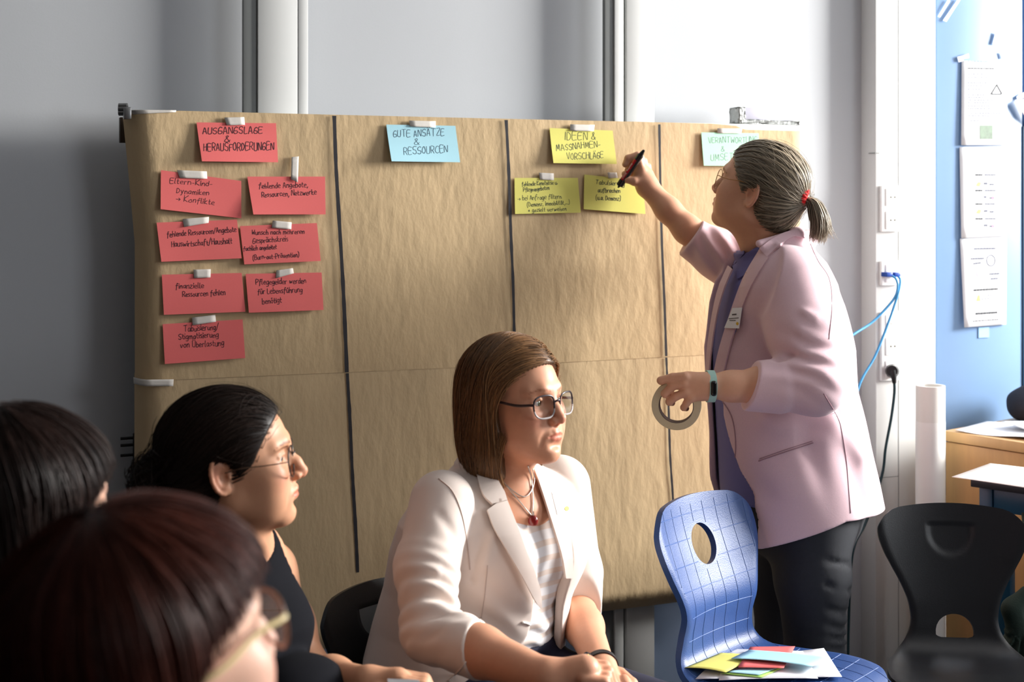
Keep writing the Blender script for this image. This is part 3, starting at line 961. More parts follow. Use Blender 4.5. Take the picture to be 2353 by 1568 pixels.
L2 = []
for y in (402, 438, 469, 503):
    L2 += [(2240, y, 2257, y, 4, m_dark), (2262, y, 2287, y, 3.5, m_grey)]
E2 = []
for y, orange in ((424, 1), (455, 0), (487, 1), (520, 0)):
    if orange: E2.append(('colour_mark', m_orange, [(2241, y + 3), (2247, y - 6), (2254, y - 4), (2250, y + 5)]))
    else: E2.append(('colour_mark', m_pinkp, [(2279, y - 6), (2285, y - 7), (2283, y + 6), (2278, y + 3)]))
    L2 += [(2260, y - 2, 2268, y - 2, 5, m_grey), (2273, y, 2283, y, 4, m_grey)]
notice([(2205, 338), (2315, 337), (2313, 544), (2207, 548)], 'middle white notice with timetable rows and small orange marks', L2, E2)
L3 = [(2237, 572, 2288, 571, 4, m_grey), (2229, 595, 2260, 594, 4, m_grey), (2235, 606, 2253, 604, 4, m_grey), (2272, 630, 2296, 629, 4, m_grey), (2275, 641, 2292, 640, 4, m_grey),
      (2234, 667, 2292, 664, 4.5, m_dark), (2252, 679, 2278, 678, 2, m_grey), (2252, 687, 2278, 686, 2, m_grey), (2237, 721, 2290, 718, 5, m_dark), (2230, 738, 2294, 734, 2, m_dark)]
E3 = [('colour_mark', m_pinkp, [(2241, 624), (2250, 622), (2249, 634), (2243, 636)]), ('colour_mark', m_orange, [(2240, 692), (2244, 678), (2248, 678), (2250, 692)])]
for k in range(10):
    a0, a1 = k * 0.628, (k + 1) * 0.628
    E3.append(('round_sketch', m_grey, [(2276 + 11 * math.cos(a0), 599 + 14 * math.sin(a0)), (2276 + 11 * math.cos(a1), 599 + 14 * math.sin(a1)), (2276 + 9 * math.cos(a1), 599 + 11.5 * math.sin(a1)), (2276 + 9 * math.cos(a0), 599 + 11.5 * math.sin(a0))]))
notice([(2206, 549), (2313, 545), (2312, 746), (2210, 752)], 'bottom white notice with a round sketch and a bold closing line', L3, E3, 0.012)
m_clear = mat('glossy clear tape', srgb(236, 242, 250), 0.15, noise=0.01, spec=0.8)
def clear_tape(px, lab):
    off = BO + 0.0075
    V = [uz(*plane_uz(*p, off), off) for p in px] + [uz(*plane_uz(*p, off), off - 0.0008) for p in px]
    F = [(0, 3, 2, 1), (4, 5, 6, 7)] + [(i, (i + 1) % 4, (i + 1) % 4 + 4, i + 4) for i in range(4)]
    tag(mesh_from('clear_tape', V, F, m_clear), lab, 'tape')
clear_tape([(2288, 73), (2299, 77), (2291, 103), (2281, 101)], 'glossy slip of tape above the top notice, standing alone')
clear_tape([(2155, 38), (2178, 0), (2184, 2), (2160, 40)], 'slanting slip of tape at the blue board edge, left of two')
clear_tape([(2167, 47), (2200, 0), (2207, 0), (2175, 50)], 'slanting slip of tape at the blue board edge, right of two')
clear_tape([(2200, 131), (2212, 128), (2214, 140), (2203, 143)], 'small tape piece at the top notice upper corner, outer one')
clear_tape([(2212, 128), (2226, 123), (2227, 133), (2215, 136)], 'small tape piece at the top notice upper corner, inner one')
clear_tape([(2300, 120), (2308, 119), (2313, 133), (2304, 136)], 'small tape piece over the top notice, socket-far corner')
m_bluetape = mat('pale blue tape', srgb(150, 192, 230), 0.4, noise=0.01)
# corner of a further pinned sheet and its tapes at the frame edge
off = BO + 0.02
V = [uz(*plane_uz(*p, off), off) for p in ((2338, 236), (2362, 222), (2400, 300), (2356, 268))]
o = mesh_from('paper_notice', V + [v - N * 0.001 for v in V], [(0, 3, 2, 1), (4, 5, 6, 7), (0, 1, 5, 4), (1, 2, 6, 5), (2, 3, 7, 6), (3, 0, 4, 7)], mat('peach paper', srgb(244, 196, 178), 0.6, noise=0.02))
tag(o, 'peach coloured sheet corner poking in beyond the blue board edge', 'notice')
clear_tape([(2336, 222), (2353, 212), (2356, 222), (2339, 233)], 'tape slip at the peach sheet corner')
o = wall_box('blue_tape', pw(2249, BO + .003), pw(2273, BO + .003), plane_uz(2260, 776, BO)[1], plane_uz(2260, 752, BO)[1], BO + 0.001, BO + 0.003, m_bluetape, None, 0)
tag(o, 'pale blue tape piece under the bottom notice', 'tape')

# standing roll of white paper
m_roll = mat('white roll paper', srgb(238, 237, 233), 0.55, noise=0.02)
rc = W(2138, 1560, 4.02); rx, ry = rc[0], rc[1]
zr = W(2138, 886, 4.02)[2]
roll = empty('paper_roll', (rx, ry, 0), 'tall white paper roll standing on end beside the beech cabinet', 'roll')
zb = W(2138, 968, 4.02)[2]
V, F = tube_vf([(rx, ry, 0.0), (rx, ry, zb)], [0.041, 0.041], 40); mesh_from('rolled_paper', V, F, m_roll, roll, True, sharp=50)
bm = bmesh.new()
n = 40
ro_, ri = 0.0405, 0.033
ring = [[bm.verts.new((rx + r * math.cos(2 * math.pi * k / n), ry + r * math.sin(2 * math.pi * k / n), z)) for k in range(n)] for r, z in ((ro_, zb), (ro_, zr), (ri, zr), (ri, zb))]
for a, b in ((0, 1), (1, 2), (2, 3)):
    for k in range(n):
        bm.faces.new((ring[a][k], ring[a][(k + 1) % n], ring[b][(k + 1) % n], ring[b][k]))
bm_obj('tube_end', bm, mat('roll sleeve', srgb(228, 226, 220), 0.5, noise=0.02), roll, sharp=50)

# beech cabinet
m_beech = mat('beech veneer', srgb(206, 160, 104), 0.45, noise=0.10, nscale=14, stretch=(6, 6, 0.7), bump=0.05)
m_beech2 = mat('beech edge', srgb(212, 170, 116), 0.45, noise=0.07, nscale=14, stretch=(6, 6, 0.7))
cA = np.array([1.243, 4.10, 0]); d1 = np.array([0.63, -0.777, 0]); d2 = np.array([0.777, 0.63, 0])
cab = empty('cabinet', cA + d1 * 0.5 + d2 * 0.2, 'low beech cabinet right of the paper roll, papers on its top', 'cabinet')
def cbox(name, a0, a1, b0, b1, z0, z1, m, parent, bev=0.002):
    bm = bmesh.new()
    c = cA + d1 * (a0 + a1) / 2 + d2 * (b0 + b1) / 2 + np.array([0, 0, (z0 + z1) / 2])
    frame_box(bm, c, d1 * (a1 - a0) / 2, d2 * (b1 - b0) / 2, np.array([0, 0, (z1 - z0) / 2]), bev)
    bmesh.ops.recalc_face_normals(bm, faces=bm.faces)
    return bm_obj(name, bm, m, parent, sharp=40)
cbox('body', 0.004, 0.75, 0.006, 0.36, 0.05, 0.748, m_beech, cab)
cbox('top_board', 0, 0.754, 0, 0.37, 0.751, 0.78, m_beech2, cab)
cbox('plinth', 0.02, 0.73, 0.03, 0.34, 0, 0.05, m_black, cab)
# papers on the cabinet
def loose_sheet(a, b, la, lb, rot, z, amp, seed, lab, m=m_paper, name='paper_sheet', base=cA, e1=d1, e2=d2):
    rs = np.random.RandomState(seed)
    n = 16
    c, s = math.cos(rot), math.sin(rot)
    V = []
    for j in range(n + 1):
        for i in range(n + 1):
            x, y = (i / n - 0.5) * la, (j / n - 0.5) * lb
            hx = amp * (0.5 + 0.5 * math.sin(3.1 * i / n * 2 + seed) * math.cos(2.3 * j / n + seed * 2))
            p = base + e1 * (a + c * x - s * y) + e2 * (b + s * x + c * y)
            V.append(p + np.array([0, 0, z + hx]))
    F = [(j * (n + 1) + i, j * (n + 1) + i + 1, (j + 1) * (n + 1) + i + 1, (j + 1) * (n + 1) + i) for j in range(n) for i in range(n)]
    o = mesh_from(name, V, F, m, None, True)
    sm = o.modifiers.new('thick', 'SOLIDIFY'); sm.thickness = 0.0008
    return tag(o, lab, 'paper')
loose_sheet(0.17, 0.13, 0.30, 0.21, 0.15, 0.7815, 0.010, 3, 'crumpled white sheet on the cabinet, nearest its front edge')
loose_sheet(0.27, 0.20, 0.30, 0.21, -0.3, 0.794, 0.012, 5, 'white sheet on the cabinet lying over the crumpled sheet')

# dark blue table with a large printed sheet
m_tab = mat('petrol blue steel', srgb(26, 72, 98), 0.4, noise=0.05)
m_tabtop = mat('grey table top', srgb(40, 44, 50), 0.4, noise=0.05)
tA = np.array([1.151, 3.65, 0]); t1 = np.array([0.66, 0.751, 0]); t2 = np.array([0.751, -0.66, 0])
def tb(name, a0, a1, b0, b1, z0, z1, m, parent, bev=0.002):
    bm = bmesh.new()
    c = tA + t1 * (a0 + a1) / 2 + t2 * (b0 + b1) / 2 + np.array([0, 0, (z0 + z1) / 2])
    frame_box(bm, c, t1 * (a1 - a0) / 2, t2 * (b1 - b0) / 2, np.array([0, 0, (z1 - z0) / 2]), bev)
    bmesh.ops.recalc_face_normals(bm, faces=bm.faces)
    return bm_obj(name, bm, m, parent, sharp=40)
tbl = empty('table', tA + t1 * 0.2 + t2 * 0.6, 'petrol blue steel table under a large printed sheet', 'table')
tb('table_top', 0.015, 0.21, 0.02, 0.75, 0.712, 0.738, m_tabtop, tbl)
tb('rail', 0.05, 0.075, 0.06, 0.72, 0.65, 0.711, m_tab, tbl)
tb('rail', 0.165, 0.19, 0.06, 0.72, 0.65, 0.711, m_tab, tbl)
for a, b in ((0.045, 0.03), (0.16, 0.03), (0.045, 0.70), (0.16, 0.70)):
    tb('leg', a, a + 0.035, b, b + 0.035, 0, 0.711, m_tab, tbl)
n = 20
V = []
for j in range(n + 1):
    for i in range(n + 1):
        a, b = -0.03 + 0.24 * i / n, -0.01 + 0.72 * j / n
        sag = -0.10 * max(0, (0.02 - a)) * (b / 0.3) + 0.0
        V.append(tA + t1 * a + t2 * b + np.array([0, 0, 0.7405 + sag + 0.0015 * math.sin(9 * b)]))
F = [(j * (n + 1) + i, (j + 1) * (n + 1) + i, (j + 1) * (n + 1) + i + 1, j * (n + 1) + i + 1) for j in range(n) for i in range(n)]
o = mesh_from('printed_sheet', V, F, mat('large printed paper', srgb(240, 238, 230), 0.6, noise=0.01), None, True)
sm = o.modifiers.new('thick', 'SOLIDIFY'); sm.thickness = 0.001
tag(o, 'large white printed sheet lying over the petrol blue table', 'paper')
V, F = [], []
rs = np.random.RandomState(2)
for r in range(8):
    a = 0.03 + r * 0.021
    b = 0.12
    while b < 0.62:
        w = rs.uniform(0.01, 0.04)
        k = len(V)
        for aa, bb in ((a, b), (a, b + w), (a + 0.005, b + w), (a + 0.005, b)):
            V.append(tA + t1 * aa + t2 * bb + np.array([0, 0, 0.7420 + 0.0015 * math.sin(9 * bb)]))
        F.append((k, k + 1, k + 2, k + 3)); b += w + 0.006
tag(mesh_from('print_lines', V, F, m_grey, o), kind='stuff')

# dark bag at the frame edge on the cabinet, green cloth bag hanging below the table
m_bag = mat('dark navy fabric', srgb(24, 26, 38), 0.8, noise=0.1, bump=0.3, bscale=200)
bgc = W(2378, 950, 4.28); bgc[2] = 0.7825 + 0.045
def bagf(P):
    d = s_ell(P, bgc, (0.080, 0.075, 0.062)) + 0.004 * vnoise(P, 26, 3)
    return smax(d, 0.7823 - P[:, 2], 0.006)
V, Q = sdf_mesh(bagf, bgc - 0.11, bgc + 0.11, 0.006)
tag(fast_mesh('bag', V, Q, m_bag), 'dark navy bag on the cabinet at the frame edge', 'bag')
m_green = mat('dark green cloth', srgb(44, 60, 52), 0.85, noise=0.12, bump=0.3, bscale=300)
gp = [W(2362, 1368, 3.42), W(2330, 1402, 3.42), W(2345, 1440, 3.42), W(2330, 1600, 3.42)]
def clothf(P):
    d = s_chain(P, gp[:3], [0.022, 0.026, 0.030], 0.02)
    d = smin(d, s_chain(P, [gp[2], gp[3], gp[3] + np.array([0.01, 0, -0.1])], [0.03, 0.055, 0.06], 0.02), 0.02)
    q = P - gp[2].astype(f32)
    return d + 0.008 * np.sin(np.arctan2(q[:, 0], -q[:, 2] + 0.02) * 26 + 3 * vnoise(P, 8, 2)) * np.clip(-q[:, 2] / 0.05, 0, 1)
V, Q = sdf_mesh(clothf, np.min(gp, 0) - np.array([.09, .09, .19]), np.max(gp, 0) + .07, 0.006)
gb = tag(fast_mesh('cloth_bag', V, Q, m_green), 'dark green gathered cloth bag hanging under the petrol blue table', 'bag')
tube('strap', [gp[0], gp[0] + np.array([0.01, 0.04, .12]), tA + t1 * 0.06 + t2 * 0.14 + np.array([0, 0, .655])], 0.006, m_green, gb, 8, 16)
# ------------------------------------------------------------------ moulded shell chairs
def chair_shell(name, prof, wid, hole, m, parent, thick=0.014, cross=0.05, ns=96, nt=56, seat_dish=0.0, groove=None, dimple=None):
    """prof: side profile [(x forward, z)], wid: half width along it; hole: (s0, ds, dt, flat) opening; local coords x forward, y left"""
    P = smooth_path([(x, 0, z) for x, z in prof], 400)
    tt = np.linspace(0, 1, ns + 1); tt = 0.45 * tt + 0.55 * (0.5 - 0.5 * np.cos(np.pi * tt))
    P = np.stack([np.interp(tt, np.linspace(0, 1, 400), P[:, k]) for k in range(3)], 1)
    L = np.r_[0, np.cumsum(np.linalg.norm(np.diff(P, axis=0), axis=1))]; Ltot = L[-1]
    T = np.gradient(P, L, axis=0); T /= np.linalg.norm(T, axis=1)[:, None]
    Nn = np.stack([-T[:, 2], 0 * T[:, 0], T[:, 0]], 1)       # towards the sitter
    ws = np.interp(L / Ltot, [w[0] for w in wid], [w[1] for w in wid])
    wsm = np.convolve(np.r_[[ws[0]] * 4, ws, [ws[-1]] * 4], np.ones(9) / 9, 'valid')
    ws = np.minimum(wsm, ws * 1.15)
    # rounded ends
    re = 0.055
    for i in range(ns + 1):
        for e in (L[i], Ltot - L[i]):
            if e < re: ws[i] = ws[i] - re * 0.9 * (1 - math.sqrt(max(0, 1 - (1 - e / re) ** 2)))
    t = np.linspace(-1, 1, nt + 1)
    S, Tt = np.meshgrid(L, t, indexing='ij')
    Y = Tt * ws[:, None]
    S = S + 0.030 * (Y / 0.2) ** 2 * np.clip(1 - S / 0.16, 0, 1)
    S = S - 0.045 * (Y / 0.2) ** 2 * np.clip(1 - (Ltot - S) / 0.16, 0, 1)
    if hole:
        s0, ds, dt, flat = hole
        a = (S - s0) / ds; b = Y / dt
        if flat:                                            # half-moon: flat upper edge
            e = np.sqrt(np.where(a > 0, a * a * 0 + np.maximum(np.abs(b), a * 2.2) ** 2, a * a + b * b))
            e = np.where(a > 0, np.maximum(np.abs(b) ** 1, a * 3.0), np.sqrt(a * a + b * b))
        else:
            e = np.sqrt(a * a + b * b)
        ins = e < 1
        keep = ~(ins[:-1, :-1] & ins[1:, :-1] & ins[:-1, 1:] & ins[1:, 1:])
        sc = np.where(ins & (e > 1e-6), 1 / np.maximum(e, 1e-6), 1)
        S2 = np.where(ins, s0 + (S - s0) * sc, S); Y2 = np.where(ins, Y * sc, Y)
        used = np.zeros_like(ins)
        for di in (0, 1):
            for dj in (0, 1):
                used[di:di + ns, dj:dj + nt] |= keep
        mv = ins & used
        S = np.where(mv, S2, S); Y = np.where(mv, Y2, Y)
    else:
        keep = np.ones((ns, nt), bool)
    px = np.interp(S.ravel(), L, P[:, 0]); pz = np.interp(S.ravel(), L, P[:, 2])
    nx = np.interp(S.ravel(), L, Nn[:, 0]); nz = np.interp(S.ravel(), L, Nn[:, 2])
    Yr = Y.ravel()
    cr = np.interp(S.ravel() / Ltot, [0, 0.35, 0.5, 0.7, 1.0], [cross, cross * 0.9, cross * 0.25, cross * 0.25, cross * 0.15])
    lift = cr * (Yr / 0.2) ** 2
    wl = np.interp(S.ravel(), L, ws)
    ed = np.clip((wl - np.abs(Yr)) / 0.018, 0, 1)
    lift = lift - 0.005 * (1 - ed) ** 2
    if dimple:
        s0, ds, dt, dep = dimple
        a = (S.ravel() - s0) / ds; b = Yr / dt
        e = np.where(a < 0, np.maximum(np.abs(b), -a * 3.0), np.sqrt(a * a + b * b))
        lift = lift - dep * np.clip((1 - e) / 0.12, 0, 1)
    V = np.stack([px + nx * lift, Yr, pz + nz * lift], 1)
    B = np.stack([px + nx * (lift - thick), Yr, pz + nz * (lift - thick)], 1)
    w = nt + 1
    nV = len(V)
    F, cnt = [], {}
    for i in range(ns):
        for j in range(nt):
            if keep[i, j]:
                a = i * w + j
                q = (a, a + 1, a + w + 1, a + w)
                F.append(q); F.append(tuple(k + nV for k in q[::-1]))
                for k in range(4):
                    cnt[(q[k], q[(k + 1) % 4])] = 1
    for (a, b) in list(cnt):
        if (b, a) not in cnt: F.append((b, a, a + nV, b + nV))
    VV = np.vstack([V, B])
    o = mesh_from(name, VV, F, m, parent, True, sharp=42)
    bv = o.modifiers.new('round', 'BEVEL'); bv.width = 0.004; bv.segments = 3; bv.limit_method = 'ANGLE'; bv.angle_limit = math.radians(42)
    def at(s, y, d):
        x = np.interp(s, L, P[:, 0]); z = np.interp(s, L, P[:, 2]); a = np.interp(s, L, Nn[:, 0]); b = np.interp(s, L, Nn[:, 2])
        c = np.interp(s / Ltot, [0, 0.35, 0.5, 0.7, 1.0], [cross, cross * 0.9, cross * 0.25, cross * 0.25, cross * 0.15]) * (y / 0.2) ** 2
        return (x + a * (c + d - 0.0004), y, z + b * (c + d - 0.0004))
    o['_'] = 0
    del o['_']
    chair_shell.at = at
    if groove:
        GV, GF = [], []
        def rib(pts):
            v, f = tube_vf(pts, 0.0011, 4, False); k = len(GV)
            GV.extend(v.tolist()); GF.extend([tuple(q + k for q in ff) for ff in f])
        ss, ys = groove
        def inside(s, y):
            wv = np.interp(s, L, ws)
            if abs(y) > wv - 0.014: return False
            if hole:
                aa = (s - hole[0]) / (hole[1] + 0.006); bb = y / (hole[2] + 0.006)
                if aa * aa + bb * bb < 1: return False
            return True
        for s in ss:
            run = []
            for y in np.linspace(-0.22, 0.22, 60):
                if inside(s, y): run.append(at(s, y, 0.0004))
                else:
                    if len(run) > 2: rib(run)
                    run = []
            if len(run) > 2: rib(run)
        for y in ys:
            run = []
            for s in np.linspace(0.02, Ltot - 0.02, 140):
                if inside(s, y): run.append(at(s, y, 0.0004))
                else:
                    if len(run) > 2: rib(run)
                    run = []
            if len(run) > 2: rib(run)
        g = mesh_from('relief_lines', GV, GF, groove_m, o, True)
    return o

m_blue = mat('blue moulded plastic', srgb(50, 82, 142), 0.40, noise=0.05, nscale=40, bump=0.5, bscale=420, bdist=0.0009, spec=0.6)
groove_m = mat('blue relief lines', srgb(72, 104, 166), 0.35, noise=0.02, spec=0.6)
m_chrome = mat('grey chair tube', srgb(120, 124, 130), 0.35, metal=0.9, noise=0.03)
m_blk = mat('black moulded plastic', srgb(22, 23, 27), 0.40, noise=0.08, nscale=30, bump=0.35, bscale=520, bdist=0.0007, spec=0.6)
m_dishlit = mat('window-lit dish grey', srgb(116, 122, 126), 0.5, noise=0.03)

def chair_frame(parent, m, zs):
    """cantilever tube frame: two side tubes and a cross tube"""
    for s in (-1, 1):
        pts = [(-0.02, 0.13 * s, zs - 0.03), (0.20, 0.17 * s, zs - 0.035), (0.27, 0.20 * s, zs - 0.08), (0.26, 0.22 * s, 0.10), (0.22, 0.22 * s, 0.014), (-0.1, 0.21 * s, 0.014), (-0.24, 0.19 * s, 0.014)]
        tube('leg', pts, 0.0125, m, parent, 10, 40)
    tube('cross_bar', [(-0.24, -0.19, 0.014), (-0.24, 0.19, 0.014)], 0.0125, m, parent, 10)
    tube('seat_bar', [(0.02, -0.14, zs - 0.032), (0.02, 0.14, zs - 0.032)], 0.0115, m, parent, 10)

def place(root, x, y, fwd, sc=1.0):
    root.location = (x, y, 0)
    root.rotation_euler = (0, 0, math.atan2(fwd[1], fwd[0]))
    root.scale = (sc, sc, sc)

# blue chair with the oval grip hole
bl = empty('chair', (0, 0, 0), 'blue moulded chair with oval grip hole, coloured cards on its seat', 'chair')
prof = [(-0.235, 0.815), (-0.215, 0.74), (-0.185, 0.66), (-0.160, 0.585), (-0.165, 0.52), (-0.160, 0.475), (-0.125, 0.447), (-0.05, 0.440), (0.06, 0.446), (0.14, 0.444), (0.185, 0.425), (0.20, 0.405)]
wid = [(0, 0.175), (0.10, 0.195), (0.2, 0.185), (0.32, 0.145), (0.42, 0.135), (0.5, 0.16), (0.62, 0.205), (0.8, 0.215), (1.0, 0.19)]
chair_shell('seat_shell', prof, wid, (0.115, 0.048, 0.045, False), m_blue, bl, 0.016, 0.035,
            groove=([0.04, 0.095, 0.15, 0.205, 0.26, 0.315, 0.37, 0.425, 0.47, 0.52, 0.57, 0.62, 0.67, 0.72], [-0.15, -0.105, -0.06, -0.015, 0.03, 0.075, 0.12, 0.165]))
chair_frame(bl, m_chrome, 0.44)
place(bl, 0.575, 3.06, (0.745, -0.667), 0.965)

def black_chair(lab, lit_dish=False):
    r = empty('chair', (0, 0, 0), lab, 'chair', None)
    prof = [(-0.225, 0.815), (-0.205, 0.735), (-0.185, 0.655), (-0.165, 0.575), (-0.150, 0.51), (-0.135, 0.465), (-0.09, 0.438), (0.0, 0.430), (0.12, 0.436), (0.19, 0.428), (0.23, 0.405)]
    wid = [(0, 0.185), (0.09, 0.200), (0.2, 0.175), (0.3, 0.130), (0.4, 0.108), (0.46, 0.115), (0.54, 0.17), (0.66, 0.20), (0.8, 0.205), (1.0, 0.18)]
    sh = chair_shell('seat_shell', prof, wid, (0.335, 0.045, 0.050, True), m_blk, r, 0.014, 0.04, dimple=(0.075, 0.065, 0.062, 0.005))
    if lit_dish:  # window light on the black dish, put into a grey patch
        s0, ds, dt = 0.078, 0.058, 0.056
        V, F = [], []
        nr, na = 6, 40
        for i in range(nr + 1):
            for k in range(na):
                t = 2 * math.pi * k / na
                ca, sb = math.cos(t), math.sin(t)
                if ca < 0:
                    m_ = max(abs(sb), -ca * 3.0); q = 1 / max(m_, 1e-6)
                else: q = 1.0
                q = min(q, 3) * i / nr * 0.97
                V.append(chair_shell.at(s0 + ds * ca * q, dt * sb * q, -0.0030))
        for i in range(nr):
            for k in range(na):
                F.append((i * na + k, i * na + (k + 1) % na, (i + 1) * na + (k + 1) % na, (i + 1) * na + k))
        ob = mesh_from('lit_dish_patch', V, F, m_dishlit, sh, True)
        ob['label'] = 'half-round grip dish with window light put into its grey colour'
    chair_frame(r, m_black, 0.43)
    return r

# cards and papers lying on the blue chair
def flat(px, py, z):
    Y = (CAM_H - z) * FPX / (py - HOR); return W(px, py, Y)
def seat_card(name, px, z, m, lab, bend=0.0, grp='coloured cards on the blue chair', cat='card', rise=0.0):
    c = np.array([flat(x, y, z) for x, y in px])
    n = 8; V = []
    for j in range(n + 1):
        for i in range(n + 1):
            p = bil(c, i / n, j / n).copy()
            p[2] += bend * math.sin(math.pi * i / n) * (0.5 + 0.5 * j / n) + rise * (j / n) ** 2
            V.append(p)
    F = [(j * (n + 1) + i, (j + 1) * (n + 1) + i, (j + 1) * (n + 1) + i + 1, j * (n + 1) + i + 1) for j in range(n) for i in range(n)]
    o = mesh_from(name, V, F, m, None, True)
    sm = o.modifiers.new('thick', 'SOLIDIFY'); sm.thickness = 0.0006; sm.offset = 0
    tag(o, lab, cat, grp)
zS = 0.4395
m_sheet = mat('white seat sheet', srgb(222, 222, 228), 0.65, noise=0.01)
seat_card('paper_sheet', [(1640, 1521), (1893, 1490), (1935, 1556), (1598, 1561)], zS, m_sheet, 'white sheet spread lowest under the cards on the blue chair', 0.0, 'white sheets on the blue chair', 'paper')
seat_card('paper_sheet', [(1664, 1492), (1845, 1497), (1880, 1560), (1652, 1564)], zS + .0018, m_sheet, 'white sheet on the blue chair with its corner beside the yellow card', 0.002, 'white sheets on the blue chair', 'paper')
seat_card('note_card', [(1655, 1548), (1770, 1528), (1806, 1532), (1750, 1558)], zS + .0055, mat('lime card', srgb(170, 214, 110), 0.75), 'lime green card edge under the light blue and yellow cards on the chair')
seat_card('note_card', [(1668, 1545), (1770, 1526), (1804, 1529), (1744, 1552)], zS + .0075, CARDM['blue'], 'lower light blue card on the blue chair, mostly under the red card')
seat_card('note_card', [(1656, 1501), (1738, 1509), (1668, 1546), (1573, 1535)], zS + .0100, CARDM['yellow'], 'yellow card on the blue chair pointing to the backrest', 0.003)
seat_card('note_card', [(1724, 1487), (1827, 1486), (1801, 1536), (1696, 1534)], zS + .0130, CARDM['red'], 'red card on the blue chair crossed by the light blue card')
seat_card('note_card', [(1722, 1494), (1908, 1512), (1866, 1533), (1680, 1514)], zS + .0165, CARDM['blue'], 'topmost light blue card lying across the red card on the blue chair', 0.004)
# ------------------------------------------------------------------ heads (local frame: x forward, y left, z up, origin between the eyes' height and the ears)
def rotz(a):
    c, s = math.cos(a), math.sin(a)
    return np.array([[c, -s, 0], [s, c, 0], [0, 0, 1.0]])
def roty(a):
    c, s = math.cos(a), math.sin(a)
    return np.array([[c, 0, s], [0, 1, 0], [-s, 0, c]])
def rotx(a):
    c, s = math.cos(a), math.sin(a)
    return np.array([[1, 0, 0], [0, c, -s], [0, s, c]])

